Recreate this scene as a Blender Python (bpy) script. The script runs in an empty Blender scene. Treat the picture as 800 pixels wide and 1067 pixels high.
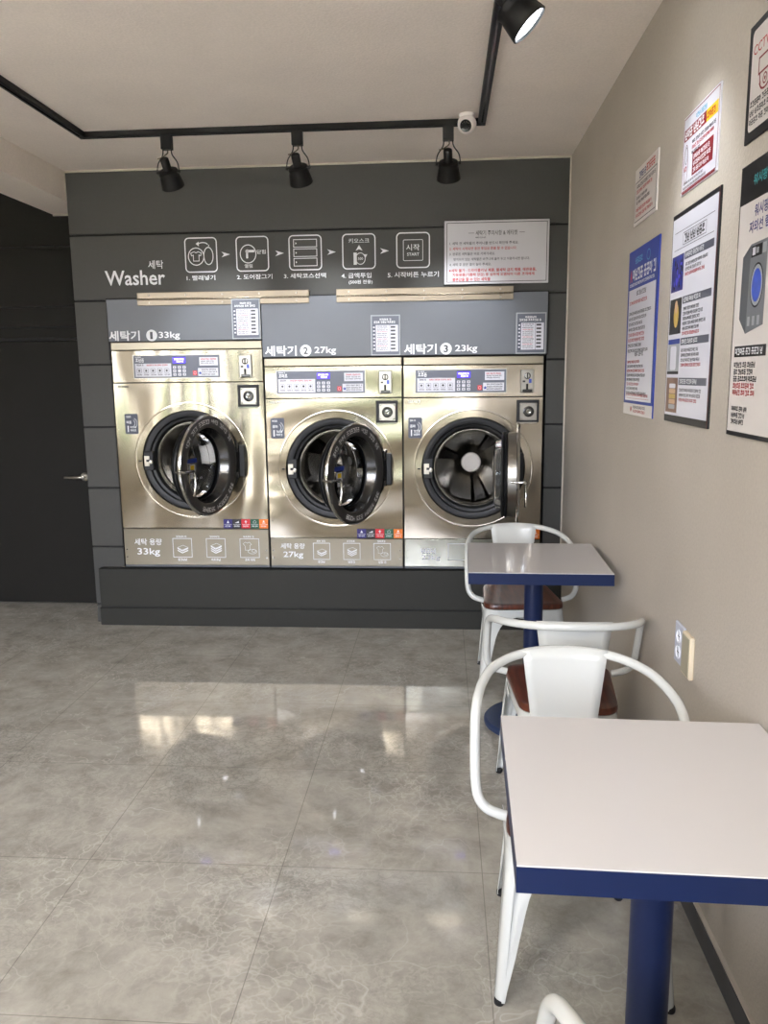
import bpy, math, random
from math import sin, cos, pi, radians
from mathutils import Vector, Matrix
R = random.Random(7)
scn = bpy.context.scene
COL = scn.collection

# ------------------------------------------------------------------ materials
MATS = {}
def lin(c):
    return tuple(((v/255.0)/12.92 if v/255.0 <= 0.04045 else ((v/255.0+0.055)/1.055)**2.4) for v in c)
def base_mat(name):
    m = bpy.data.materials.new(name); m.use_nodes = True
    nt = m.node_tree; b = nt.nodes['Principled BSDF']
    return m, nt, b
def simple(name, rgb, rough=.5, metal=0., spec=.5, noise=0., nscale=40., bump=0., coat=0., emit=None, estr=0.):
    m, nt, b = base_mat(name)
    c = lin(rgb)+(1,)
    b.inputs['Base Color'].default_value = c
    b.inputs['Roughness'].default_value = rough
    b.inputs['Metallic'].default_value = metal
    b.inputs['Specular IOR Level'].default_value = spec
    b.inputs['Coat Weight'].default_value = coat
    tc = nt.nodes.new('ShaderNodeTexCoord'); n = nt.nodes.new('ShaderNodeTexNoise')
    n.inputs['Scale'].default_value = nscale; n.inputs['Detail'].default_value = 5
    nt.links.new(tc.outputs['Object'], n.inputs['Vector'])
    if noise > 0:
        mx = nt.nodes.new('ShaderNodeMix'); mx.data_type = 'RGBA'
        mx.inputs[6].default_value = tuple(v*(1-noise) for v in c[:3])+(1,)
        mx.inputs[7].default_value = tuple(min(1, v*(1+noise)) for v in c[:3])+(1,)
        nt.links.new(n.outputs['Fac'], mx.inputs[0]); nt.links.new(mx.outputs[2], b.inputs['Base Color'])
    if bump > 0:
        bp = nt.nodes.new('ShaderNodeBump'); bp.inputs['Strength'].default_value = bump
        bp.inputs['Distance'].default_value = .002
        nt.links.new(n.outputs['Fac'], bp.inputs['Height']); nt.links.new(bp.outputs['Normal'], b.inputs['Normal'])
    if emit:
        b.inputs['Emission Color'].default_value = lin(emit)+(1,); b.inputs['Emission Strength'].default_value = estr
    MATS[name] = m
    return m

def steel(name, rgb, rough=.2, scale=(3, 3, .7), dist=.02, strength=.35, streak=None):
    m, nt, b = base_mat(name)
    b.inputs['Base Color'].default_value = lin(rgb)+(1,)
    b.inputs['Metallic'].default_value = 1
    b.inputs['Roughness'].default_value = rough
    tc = nt.nodes.new('ShaderNodeTexCoord')
    mp = nt.nodes.new('ShaderNodeMapping'); mp.inputs['Scale'].default_value = scale
    n = nt.nodes.new('ShaderNodeTexNoise'); n.inputs['Scale'].default_value = 1; n.inputs['Detail'].default_value = 0
    nt.links.new(tc.outputs['Object'], mp.inputs['Vector']); nt.links.new(mp.outputs['Vector'], n.inputs['Vector'])
    bp = nt.nodes.new('ShaderNodeBump'); bp.inputs['Strength'].default_value = strength; bp.inputs['Distance'].default_value = dist
    nt.links.new(n.outputs['Fac'], bp.inputs['Height'])
    # fine brushing along x
    mp2 = nt.nodes.new('ShaderNodeMapping'); mp2.inputs['Scale'].default_value = (3, 3, 160)
    n2 = nt.nodes.new('ShaderNodeTexNoise'); n2.inputs['Scale'].default_value = 1; n2.inputs['Detail'].default_value = 3
    nt.links.new(tc.outputs['Object'], mp2.inputs['Vector']); nt.links.new(mp2.outputs['Vector'], n2.inputs['Vector'])
    mr = nt.nodes.new('ShaderNodeMapRange'); mr.inputs['To Min'].default_value = rough*.92; mr.inputs['To Max'].default_value = rough*1.12
    nt.links.new(n2.outputs['Fac'], mr.inputs['Value']); nt.links.new(mr.outputs['Result'], b.inputs['Roughness'])
    nt.links.new(bp.outputs['Normal'], b.inputs['Normal'])
    MATS[name] = m
    return m

simple('wall_grey', (74, 74, 71), .5, spec=.25, noise=.06, nscale=60, bump=.05)
simple('recess_grey', (34, 33, 30), .6, spec=.15, noise=.08, nscale=6)
simple('groove', (28, 28, 28), .8)
simple('fascia_dark', (66, 68, 72), .4)
simple('fascia_grey', (98, 102, 108), .38, noise=.03, nscale=20)
simple('plinth_grey', (50, 50, 46), .5, spec=.2, noise=.05, nscale=20)
simple('wall_trim_white', (200, 192, 178), .5)
simple('baseboard_grey', (74, 74, 76), .45, noise=.1, nscale=30)
simple('black_metal', (9, 10, 11), .45, spec=.35)
simple('black_rubber', (14, 15, 16), .5, noise=.2, nscale=30)
simple('black_gloss', (10, 12, 14), .12)
simple('white_ink', (232, 234, 236), .5)
simple('arc_ink', (236, 234, 230), .5)
simple('paper_notice', (204, 202, 206), .35)
simple('black_ink', (20, 20, 22), .5)
simple('dark_grey_ink', (70, 70, 74), .5)
simple('grey_ink', (70, 70, 74), .5)
simple('red_ink', (184, 22, 30), .5)
simple('dark_red_ink', (130, 18, 30), .5)
simple('blue_ink', (26, 34, 116), .5)
simple('royal_ink', (40, 62, 150), .5)
simple('teal_ink', (60, 160, 165), .5)
simple('yellow_ink', (226, 190, 20), .5)
simple('cyan_ink', (90, 170, 205), .5)
simple('navy_label', (38, 26, 110), .4)
simple('green_label', (22, 86, 62), .4)
simple('orange_label', (226, 120, 34), .4)
simple('red_label', (206, 30, 44), .4)
simple('black_label', (20, 20, 26), .4)
simple('slate_label', (74, 78, 92), .35)
simple('panel_slate', (92, 96, 108), .35)
simple('paper', (214, 214, 222), .35, spec=.4)
simple('paper_warm', (218, 212, 206), .4)
simple('photo_blue', (40, 44, 120), .4, noise=.75, nscale=45)
simple('lcd_blue', (70, 66, 200), .4)
simple('photo_dark', (24, 22, 20), .4)
simple('photo_gold', (190, 160, 70), .4, noise=.3, nscale=60)
simple('photo_grey', (160, 164, 168), .4)
simple('photo_tan', (198, 160, 120), .4)
simple('photo_brown', (120, 86, 66), .4)
simple('photo_steel', (118, 122, 126), .4, noise=.1, nscale=10)
simple('photo_steel_dark', (84, 88, 92), .4)
simple('photo_lens', (52, 84, 190), .3, noise=.4, nscale=50)
simple('chair_white', (206, 208, 202), .22, coat=.3)
simple('foot_black', (14, 14, 15), .6)
simple('laminate', (208, 205, 202), .1, noise=.015, nscale=5)
simple('navy_paint', (20, 34, 70), .42, spec=.35, noise=.06, nscale=12, bump=.1)
simple('navy_base', (36, 52, 84), .5, noise=.1, nscale=30, bump=.2)
simple('outlet_grey', (196, 200, 212), .3)
simple('outlet_white', (232, 234, 240), .25)
simple('outlet_cream', (226, 212, 184), .4)
simple('outlet_face', (176, 170, 146), .35)
simple('dome_white', (246, 238, 234), .35)
simple('wire_grey', (120, 108, 92), .45, metal=.6)
simple('lcd', (30, 20, 160), .3, emit=(70, 45, 255), estr=1.0)
simple('lcd_text', (200, 200, 255), .3, emit=(205, 205, 255), estr=1.3)
simple('lamp_glass', (240, 245, 255), .3, emit=(240, 245, 255), estr=14)
simple('lamp_glass_dim', (240, 245, 255), .3, emit=(240, 245, 255), estr=6)
simple('panel_light', (240, 240, 235), .4, emit=(255, 248, 238), estr=14)
simple('chrome', (196, 196, 192), .12, metal=1)
simple('dark_chrome', (96, 96, 96), .2, metal=1)
simple('ring_dark', (88, 86, 84), .32, metal=.7)
simple('satin_steel', (160, 157, 148), .3, metal=1)
simple('brass_steel', (126, 117, 102), .32, metal=1, noise=.08, nscale=6)
simple('latch_steel', (210, 204, 190), .35, metal=.6)
simple('drum_steel', (140, 137, 130), .24, metal=1)
simple('drum_dark', (84, 82, 80), .22, metal=1)
simple('hub_white', (196, 190, 182), .4, metal=.3)
simple('pavement', (196, 192, 186), .8, noise=.1, nscale=3)
simple('facade', (150, 142, 128), .8, noise=.1, nscale=2)
simple('hedge', (62, 70, 48), .9, noise=.4, nscale=8)
steel('steel_streaky', (182, 174, 158), .15, scale=(6, 3, 1.4), dist=.03, strength=.75)
steel('steel_wavy', (180, 172, 156), .15, scale=(2.2, 3, 5.0), dist=.03, strength=.6)
steel('steel_calm', (178, 170, 155), .17, scale=(2.6, 3, 4), dist=.03, strength=.55)
steel('steel_base', (138, 131, 115), .3, scale=(1.5, 3, 1), dist=.01, strength=.1)
steel('steel_film', (176, 176, 164), .2, scale=(9, 3, 1.2), dist=.02, strength=.25)

def glass_mat():
    for nm, tint in (('window_glass', (.96, .97, .96, 1)),):
        m, nt, b = base_mat(nm); nt.nodes.remove(b)
        tr = nt.nodes.new('ShaderNodeBsdfTransparent'); tr.inputs[0].default_value = tint
        gl = nt.nodes.new('ShaderNodeBsdfGlossy'); gl.inputs['Roughness'].default_value = .0
        fr = nt.nodes.new('ShaderNodeFresnel'); fr.inputs['IOR'].default_value = 1.45
        mx = nt.nodes.new('ShaderNodeMixShader')
        nt.links.new(fr.outputs[0], mx.inputs[0]); nt.links.new(tr.outputs[0], mx.inputs[1]); nt.links.new(gl.outputs[0], mx.inputs[2])
        nt.links.new(mx.outputs[0], nt.nodes['Material Output'].inputs['Surface'])
        MATS[nm] = m
    m, nt, b = base_mat('door_glass')
    b.inputs['Base Color'].default_value = (.80, .84, .88, 1); b.inputs['Transmission Weight'].default_value = 1
    b.inputs['Roughness'].default_value = .02; b.inputs['IOR'].default_value = 1.3
    MATS['door_glass'] = m
glass_mat()

def seat_wood():
    m, nt, b = base_mat('seat_wood')
    b.inputs['Roughness'].default_value = .28
    tc = nt.nodes.new('ShaderNodeTexCoord'); mp = nt.nodes.new('ShaderNodeMapping')
    mp.inputs['Scale'].default_value = (22, 2.2, 6)
    n = nt.nodes.new('ShaderNodeTexNoise'); n.inputs['Scale'].default_value = 2.2; n.inputs['Detail'].default_value = 6; n.inputs['Distortion'].default_value = .6
    cr = nt.nodes.new('ShaderNodeValToRGB')
    cr.color_ramp.elements[0].color = lin((54, 25, 16))+(1,); cr.color_ramp.elements[0].position = .3
    cr.color_ramp.elements[1].color = lin((108, 56, 36))+(1,); cr.color_ramp.elements[1].position = .72
    nt.links.new(tc.outputs['Object'], mp.inputs['Vector']); nt.links.new(mp.outputs['Vector'], n.inputs['Vector'])
    nt.links.new(n.outputs['Fac'], cr.inputs['Fac']); nt.links.new(cr.outputs['Color'], b.inputs['Base Color'])
    MATS['seat_wood'] = m
seat_wood()

def wallpaper(name, rgb, amt=.08, bump=1.0, rough=.75):
    m, nt, b = base_mat(name)
    b.inputs['Roughness'].default_value = rough
    tc = nt.nodes.new('ShaderNodeTexCoord')
    n1 = nt.nodes.new('ShaderNodeTexNoise'); n1.inputs['Scale'].default_value = 110; n1.inputs['Detail'].default_value = 3
    n2 = nt.nodes.new('ShaderNodeTexNoise'); n2.inputs['Scale'].default_value = 2.5; n2.inputs['Detail'].default_value = 4
    nt.links.new(tc.outputs['Object'], n1.inputs['Vector']); nt.links.new(tc.outputs['Object'], n2.inputs['Vector'])
    ad = nt.nodes.new('ShaderNodeMath'); ad.operation = 'ADD'
    nt.links.new(n1.outputs['Fac'], ad.inputs[0]); nt.links.new(n2.outputs['Fac'], ad.inputs[1])
    mr = nt.nodes.new('ShaderNodeMapRange'); mr.inputs['From Min'].default_value = .6; mr.inputs['From Max'].default_value = 1.4
    nt.links.new(ad.outputs[0], mr.inputs['Value'])
    mx = nt.nodes.new('ShaderNodeMix'); mx.data_type = 'RGBA'; c = lin(rgb)
    mx.inputs[6].default_value = tuple(v*(1-amt) for v in c)+(1,); mx.inputs[7].default_value = tuple(min(1, v*(1+amt)) for v in c)+(1,)
    nt.links.new(mr.outputs['Result'], mx.inputs[0]); nt.links.new(mx.outputs[2], b.inputs['Base Color'])
    bp = nt.nodes.new('ShaderNodeBump'); bp.inputs['Strength'].default_value = bump; bp.inputs['Distance'].default_value = .0015
    nt.links.new(n1.outputs['Fac'], bp.inputs['Height']); nt.links.new(bp.outputs['Normal'], b.inputs['Normal'])
    MATS[name] = m
wallpaper('wallpaper_beige', (186, 178, 165))
wallpaper('ceiling_paper', (244, 234, 224))

def marble_floor(gx, gy, pitch):
    m, nt, b = base_mat('marble_tile')
    N = nt.nodes.new; L = nt.links.new
    tc = N('ShaderNodeTexCoord')
    # warped coordinates
    wn = N('ShaderNodeTexNoise'); wn.inputs['Scale'].default_value = 1.7; wn.inputs['Detail'].default_value = 5
    L(tc.outputs['Object'], wn.inputs['Vector'])
    wm = N('ShaderNodeVectorMath'); wm.operation = 'MULTIPLY_ADD'; wm.inputs[1].default_value = (.28, .22, 0)
    L(wn.outputs['Color'], wm.inputs[0]); L(tc.outputs['Object'], wm.inputs[2])
    big = N('ShaderNodeTexNoise'); big.inputs['Scale'].default_value = 6.5; big.inputs['Detail'].default_value = 9; big.inputs['Roughness'].default_value = .7
    L(wm.outputs[0], big.inputs['Vector'])
    cr = N('ShaderNodeValToRGB'); e = cr.color_ramp.elements
    e[0].position = .25; e[0].color = lin((130, 126, 117))+(1,)
    e[1].position = .76; e[1].color = lin((188, 184, 172))+(1,)
    x = e.new(.5); x.color = lin((165, 161, 150))+(1,)
    L(big.outputs['Fac'], cr.inputs['Fac'])
    def veins(scale, width, soft, seed):
        v = N('ShaderNodeTexVoronoi'); v.feature = 'DISTANCE_TO_EDGE'; v.inputs['Scale'].default_value = scale
        off = N('ShaderNodeVectorMath'); off.operation = 'ADD'; off.inputs[1].default_value = (seed, seed*1.7, 0)
        L(wm.outputs[0], off.inputs[0])
        w2 = N('ShaderNodeTexNoise'); w2.inputs['Scale'].default_value = scale*1.3; w2.inputs['Detail'].default_value = 3
        L(off.outputs[0], w2.inputs['Vector'])
        w3 = N('ShaderNodeVectorMath'); w3.operation = 'MULTIPLY_ADD'; w3.inputs[1].default_value = (1.7/scale,)*3
        L(w2.outputs['Color'], w3.inputs[0]); L(off.outputs[0], w3.inputs[2]); L(w3.outputs[0], v.inputs['Vector'])
        mr = N('ShaderNodeMapRange'); mr.inputs['From Min'].default_value = width; mr.inputs['From Max'].default_value = width+soft
        mr.inputs['To Min'].default_value = 1; mr.inputs['To Max'].default_value = 0
        L(v.outputs['Distance'], mr.inputs['Value'])
        k = N('ShaderNodeTexNoise'); k.inputs['Scale'].default_value = 1.6; k.inputs['Detail'].default_value = 3; L(off.outputs[0], k.inputs['Vector'])
        km = N('ShaderNodeMapRange'); km.inputs['From Min'].default_value = .46; km.inputs['From Max'].default_value = .66; L(k.outputs['Fac'], km.inputs['Value'])
        mu = N('ShaderNodeMath'); mu.operation = 'MULTIPLY'; L(mr.outputs[0], mu.inputs[0]); L(km.outputs[0], mu.inputs[1])
        return mu.outputs[0]
    col = cr.outputs['Color']
    for sc, w, s, seed, amt, c in ((17, .0, .10, 3.1, .33, (210, 206, 194)), (6, .0, .022, 9.3, .62, (206, 202, 190)), (2.4, .0, .012, 21.7, .6, (200, 197, 188)), (34, .0, .10, 5.5, .4, (98, 94, 87))):
        f = veins(sc, w, s, seed)
        mm = N('ShaderNodeMath'); mm.operation = 'MULTIPLY'; mm.inputs[1].default_value = amt; L(f, mm.inputs[0])
        mx = N('ShaderNodeMix'); mx.data_type = 'RGBA'; L(mm.outputs[0], mx.inputs[0]); L(col, mx.inputs[6]); mx.inputs[7].default_value = lin(c)+(1,)
        col = mx.outputs[2]
    # grout lines
    sp = N('ShaderNodeSeparateXYZ'); L(tc.outputs['Object'], sp.inputs[0])
    outs = []
    for ax, g in (('X', gx), ('Y', gy)):
        a = N('ShaderNodeMath'); a.operation = 'SUBTRACT'; a.inputs[1].default_value = g-50*pitch-pitch/2; L(sp.outputs[ax], a.inputs[0])
        mo = N('ShaderNodeMath'); mo.operation = 'MODULO'; mo.inputs[1].default_value = pitch; L(a.outputs[0], mo.inputs[0])
        s2 = N('ShaderNodeMath'); s2.operation = 'SUBTRACT'; s2.inputs[1].default_value = pitch/2; L(mo.outputs[0], s2.inputs[0])
        ab = N('ShaderNodeMath'); ab.operation = 'ABSOLUTE'; L(s2.outputs[0], ab.inputs[0])
        outs.append(ab.outputs[0])
    mi = N('ShaderNodeMath'); mi.operation = 'MINIMUM'; L(outs[0], mi.inputs[0]); L(outs[1], mi.inputs[1])
    gr = N('ShaderNodeMapRange'); gr.inputs['From Min'].default_value = .0007; gr.inputs['From Max'].default_value = .0018; gr.inputs['To Min'].default_value = .55; gr.inputs['To Max'].default_value = 0
    L(mi.outputs[0], gr.inputs['Value'])
    mx = N('ShaderNodeMix'); mx.data_type = 'RGBA'; L(gr.outputs[0], mx.inputs[0]); L(col, mx.inputs[6]); mx.inputs[7].default_value = lin((92, 88, 82))+(1,)
    L(mx.outputs[2], b.inputs['Base Color'])
    rr = N('ShaderNodeMapRange'); rr.inputs['To Min'].default_value = .02; rr.inputs['To Max'].default_value = .07
    L(big.outputs['Fac'], rr.inputs['Value']); L(rr.outputs[0], b.inputs['Roughness'])
    b.inputs['Specular IOR Level'].default_value = .5
    ub = N('ShaderNodeTexNoise'); ub.inputs['Scale'].default_value = 3.0; ub.inputs['Detail'].default_value = 1; L(tc.outputs['Object'], ub.inputs['Vector'])
    bp = N('ShaderNodeBump'); bp.inputs['Strength'].default_value = .04; bp.inputs['Distance'].default_value = .006
    L(ub.outputs['Fac'], bp.inputs['Height']); L(bp.outputs['Normal'], b.inputs['Normal'])
    MATS['marble_tile'] = m
marble_floor(-.557, -1.759, .6)

# ------------------------------------------------------------------ mesh builder
class MB:
    def __init__(s): s.v = []; s.f = []; s.m = []; s.sm = []; s.ml = []
    def mi(s, mat):
        if mat not in s.ml: s.ml.append(mat)
        return s.ml.index(mat)
    def add(s, vs, fs, mat, smooth=False, M=None):
        o = len(s.v)
        for p in vs:
            p = Vector(p)
            s.v.append(tuple(M @ p) if M else tuple(p))
        k = s.mi(mat)
        for f in fs: s.f.append(tuple(i+o for i in f)); s.m.append(k); s.sm.append(smooth)
        return s
    def box(s, x0, x1, y0, y1, z0, z1, mat, M=None, bev=0.):
        if bev <= 0:
            vs = [(x, y, z) for x in (x0, x1) for y in (y0, y1) for z in (z0, z1)]
            fs = [(0, 1, 3, 2), (4, 6, 7, 5), (0, 4, 5, 1), (2, 3, 7, 6), (0, 2, 6, 4), (1, 5, 7, 3)]
            return s.add(vs, fs, mat, False, M)
        # chamfered box
        b = min(bev, abs(x1-x0)/2.01, abs(y1-y0)/2.01, abs(z1-z0)/2.01)
        X = (x0, x1); Y = (y0, y1); Z = (z0, z1); vs = []; idx = {}
        def V(i, j, k, a):
            p = [X[i], Y[j], Z[k]]
            for ax in range(3):
                if ax != a:
                    p[ax] += b if (i, j, k)[ax] == 0 else -b
            idx[(i, j, k, a)] = len(vs); vs.append(tuple(p))
        for i in (0, 1):
            for j in (0, 1):
                for k in (0, 1):
                    for a in (0, 1, 2): V(i, j, k, a)
        fs = []
        g = lambda *t: idx[t]
        for i in (0, 1):
            fs.append((g(i, 0, 0, 0), g(i, 1, 0, 0), g(i, 1, 1, 0), g(i, 0, 1, 0)))
            fs.append((g(0, i, 0, 1), g(1, i, 0, 1), g(1, i, 1, 1), g(0, i, 1, 1)))
            fs.append((g(0, 0, i, 2), g(1, 0, i, 2), g(1, 1, i, 2), g(0, 1, i, 2)))
        for j in (0, 1):
            for k in (0, 1):
                fs.append((g(0, j, k, 1), g(1, j, k, 1), g(1, j, k, 2), g(0, j, k, 2)))
                fs.append((g(j, 0, k, 0), g(j, 1, k, 0), g(j, 1, k, 2), g(j, 0, k, 2)))
                fs.append((g(j, k, 0, 0), g(j, k, 1, 0), g(j, k, 1, 1), g(j, k, 0, 1)))
        for i in (0, 1):
            for j in (0, 1):
                for k in (0, 1): fs.append((g(i, j, k, 0), g(i, j, k, 1), g(i, j, k, 2)))
        return s.add(vs, fs, mat, False, M)
    def lathe(s, prof, mat, M=None, n=48, smooth=True, close=False, a0=0., a1=2*pi):
        # prof: list of (r, h) ; axis is local z
        full = abs(a1-a0-2*pi) < 1e-6
        nn = n if full else n+1
        vs = []
        for i in range(nn):
            a = a0+(a1-a0)*i/n
            for r, h in prof: vs.append((r*cos(a), r*sin(a), h))
        k = len(prof); fs = []
        for i in range(n):
            j = (i+1) % nn
            for q in range(k-1 if not close else k):
                q2 = (q+1) % k
                fs.append((i*k+q, j*k+q, j*k+q2, i*k+q2))
        return s.add(vs, fs, mat, smooth, M)
    def disc(s, r, h, mat, M=None, n=48):
        vs = [(r*cos(2*pi*i/n), r*sin(2*pi*i/n), h) for i in range(n)]
        return s.add(vs, [tuple(range(n))], mat, False, M)
    def tube(s, pts, r, mat, M=None, n=12, caps=True):
        pts = [Vector(p) for p in pts]; vs = []; fs = []
        rr = r if isinstance(r, (list, tuple)) else [r]*len(pts)
        up = None
        for i, p in enumerate(pts):
            t = (pts[min(i+1, len(pts)-1)]-pts[max(i-1, 0)]).normalized()
            if up is None:
                up = Vector((0, 0, 1)) if abs(t.z) < .9 else Vector((1, 0, 0))
            up = (up-t*up.dot(t)).normalized(); sd = t.cross(up)
            for k in range(n):
                a = 2*pi*k/n; vs.append(p+up*cos(a)*rr[i]+sd*sin(a)*rr[i])
        for i in range(len(pts)-1):
            for k in range(n):
                k2 = (k+1) % n
                fs.append((i*n+k, i*n+k2, (i+1)*n+k2, (i+1)*n+k))
        if caps: fs += [tuple(range(n-1, -1, -1)), tuple(range((len(pts)-1)*n, len(pts)*n))]
        return s.add(vs, fs, mat, True, M)
    def prism(s, poly, h0, h1, mat, M=None, smooth=False):
        n = len(poly)
        vs = [(x, y, h0) for x, y in poly]+[(x, y, h1) for x, y in poly]
        fs = [tuple(range(n-1, -1, -1)), tuple(range(n, 2*n))]+[(i, (i+1) % n, n+(i+1) % n, n+i) for i in range(n)]
        return s.add(vs, fs, mat, smooth, M)
    def build(s, name, parent=None, loc=None, M=None, subsurf=0, recalc=False):
        me = bpy.data.meshes.new(name)
        me.from_pydata(s.v, [], s.f)
        for n in s.ml: me.materials.append(MATS[n])
        me.polygons.foreach_set('material_index', s.m); me.polygons.foreach_set('use_smooth', s.sm)
        if recalc:
            import bmesh
            b = bmesh.new(); b.from_mesh(me); bmesh.ops.recalc_face_normals(b, faces=b.faces); b.to_mesh(me); b.free()
        me.update()
        if any(s.sm):
            try: me.set_sharp_from_angle(angle=radians(38))
            except Exception: pass
        o = bpy.data.objects.new(name, me); COL.objects.link(o)
        if M is not None: o.matrix_world = M
        elif loc is not None: o.location = loc
        if parent is not None:
            o.parent = parent
        if subsurf:
            md = o.modifiers.new('subdiv', 'SUBSURF'); md.levels = subsurf; md.render_levels = subsurf
        return o

def tag(o, label=None, cat=None, group=None, kind=None):
    if label: o['label'] = label
    if cat: o['category'] = cat
    if group: o['group'] = group
    if kind: o['kind'] = kind
    return o
def thing(name, label, cat, loc=(0, 0, 0), rz=0, group=None, M=None):
    o = bpy.data.objects.new(name, None); COL.objects.link(o); o.empty_display_size = .05
    if M is not None: o.matrix_world = M
    else: o.location = loc; o.rotation_euler = (0, 0, rz)
    return tag(o, label, cat, group)
def struct(o): o['kind'] = 'structure'; return o
def copy_tree(o, parent=None):
    c = o.copy(); COL.objects.link(c); c.parent = parent
    for ch in list(o.children): copy_tree(ch, c)
    return c
def catmull(P, seg=8):
    P = [Vector(p) for p in P]; out = []
    Q = [P[0]*2-P[1]]+P+[P[-1]*2-P[-2]]
    for i in range(1, len(Q)-2):
        a, b, c, d = Q[i-1:i+3]
        for k in range(seg):
            t = k/seg
            out.append(.5*((2*b)+(c-a)*t+(2*a-5*b+4*c-d)*t*t+(3*b-a-3*c+d)*t**3))
    out.append(P[-1]); return out

# ---- drawing flat print on a face. Frame: x right, y up, z out of the face
def frameM(o, r, u):
    r = Vector(r).normalized(); u = Vector(u).normalized(); n = r.cross(u)
    M = Matrix.Identity(4)
    for i in range(3): M[i][0] = r[i]; M[i][1] = u[i]; M[i][2] = n[i]; M[i][3] = o[i]
    return M
class Draw(MB):
    def __init__(s, M=None, h=.0008): super().__init__(); s.M = M; s.h = h
    def quad(s, x0, y0, x1, y1, mat, h=0):
        z = s.h+h
        return s.add([(x0, y0, z), (x1, y0, z), (x1, y1, z), (x0, y1, z)], [(0, 1, 2, 3)], mat, False, s.M)
    def poly(s, pts, mat, h=0):
        z = s.h+h
        return s.add([(x, y, z) for x, y in pts], [tuple(range(len(pts)))], mat, False, s.M)
    def line(s, pts, w, mat, closed=False, h=0):
        P = [Vector((x, y)) for x, y in pts]; n = len(P); z = s.h+h; vs = []; fs = []
        for i in range(n):
            a = P[(i-1) % n] if (closed or i > 0) else None; c = P[(i+1) % n] if (closed or i < n-1) else None; b = P[i]
            d1 = (b-a).normalized() if a is not None else (c-b).normalized()
            d2 = (c-b).normalized() if c is not None else d1
            n1 = Vector((-d1.y, d1.x)); n2 = Vector((-d2.y, d2.x)); m = (n1+n2)
            m = m.normalized() if m.length > 1e-6 else n1
            k = w/2/max(.4, m.dot(n1))
            vs += [(b.x+m.x*k, b.y+m.y*k, z), (b.x-m.x*k, b.y-m.y*k, z)]
        for i in range(n if closed else n-1):
            j = (i+1) % n; fs.append((2*i+1, 2*j+1, 2*j, 2*i))
        return s.add(vs, fs, mat, False, s.M)
    def ring(s, cx, cy, rx, ry, w, mat, n=40, a0=0, a1=2*pi, h=0):
        full = a1-a0 > 2*pi-1e-4
        pts = [(cx+rx*cos(a0+(a1-a0)*i/n), cy+ry*sin(a0+(a1-a0)*i/n)) for i in range(n if full else n+1)]
        return s.line(pts, w, mat, full, h)
    def dot(s, cx, cy, r, mat, ry=None, n=28, h=0):
        ry = ry or r
        return s.poly([(cx+r*cos(2*pi*i/n), cy+ry*sin(2*pi*i/n)) for i in range(n)], mat, h)
    def rrect(s, x0, y0, x1, y1, r, w, mat, h=0, fill=False):
        pts = []
        for cx, cy, a in ((x1-r, y0+r, -pi/2), (x1-r, y1-r, 0), (x0+r, y1-r, pi/2), (x0+r, y0+r, pi)):
            for i in range(7): pts.append((cx+r*cos(a+pi/2*i/6), cy+r*sin(a+pi/2*i/6)))
        return s.poly(pts, mat, h) if fill else s.line(pts, w, mat, True, h)
    def text(s, body, x0, y0, x1, y1, mat, bold=.0, h=0):
        me = text_mesh(body, bold)
        if me is None: return s
        vs, fs, (bx0, bx1, by0, by1) = me
        sx = (x1-x0)/max(1e-6, bx1-bx0); sy = (y1-y0)/max(1e-6, by1-by0)
        return s.add([(x0+(v[0]-bx0)*sx, y0+(v[1]-by0)*sy, s.h+h) for v in vs], fs, mat, False, s.M)
    def greek(s, x0, y0, x1, y1, mat, h=0, cell=None, fill=.8):
        # small print too small to read: rows of blocky syllables with word gaps
        hh = y1-y0; cell = cell or hh*1.02; x = x0; n = 0; word = R.randint(2, 5); t = hh*.15; e = .035
        def q(a0, b0, a1, b1): s.quad(x+w*(a0-e), y0+hh*(b0-e), x+w*(a1+e), y0+hh*(b1+e), mat, h)
        while x+cell*.8 < x1:
            if n == word: n = 0; word = R.randint(2, 5); x += cell*.38; continue
            w = cell*.88; k = R.randint(0, 4)
            if k == 0: q(0, .84, .55, 1); q(.40, .45, .55, .84); q(.76, .1, .90, 1); q(.15, 0, .9, .14)
            elif k == 1: q(0, .40, .12, .95); q(0, .26, .55, .40); q(.42, .40, .55, .95); q(0, .83, .55, .95); q(.76, 0, .90, 1); q(.9, .5, 1, .62)
            elif k == 2: q(.1, .86, .9, 1); q(.42, .55, .58, .86); q(0, .42, 1, .55); q(.15, 0, .3, .30); q(.15, 0, .88, .12); q(.74, 0, .88, .30)
            elif k == 3: q(.0, .5, .14, 1); q(.0, .38, .6, .52); q(.78, .3, .92, 1); q(.55, .66, .78, .78); q(.2, 0, .35, .28); q(.2, .0, .92, .12)
            else: q(.2, .62, .8, .74); q(.2, .86, .8, 1); q(.2, .7, .34, .9); q(.68, .7, .82, .9); q(.44, .3, .56, .62); q(0, .14, 1, .28)
            x += cell; n += 1
        return s
    def para(s, x0, x1, ytop, rows, pitch, size, mats, h=0, ragged=.35):
        for i in range(rows):
            m = mats[i % len(mats)] if isinstance(mats, (list, tuple)) else mats
            if m is None: continue
            s.greek(x0, ytop-i*pitch-size, x0+(x1-x0)*(1-ragged*R.random()), ytop-i*pitch, m, h)
_TM = {}
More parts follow.
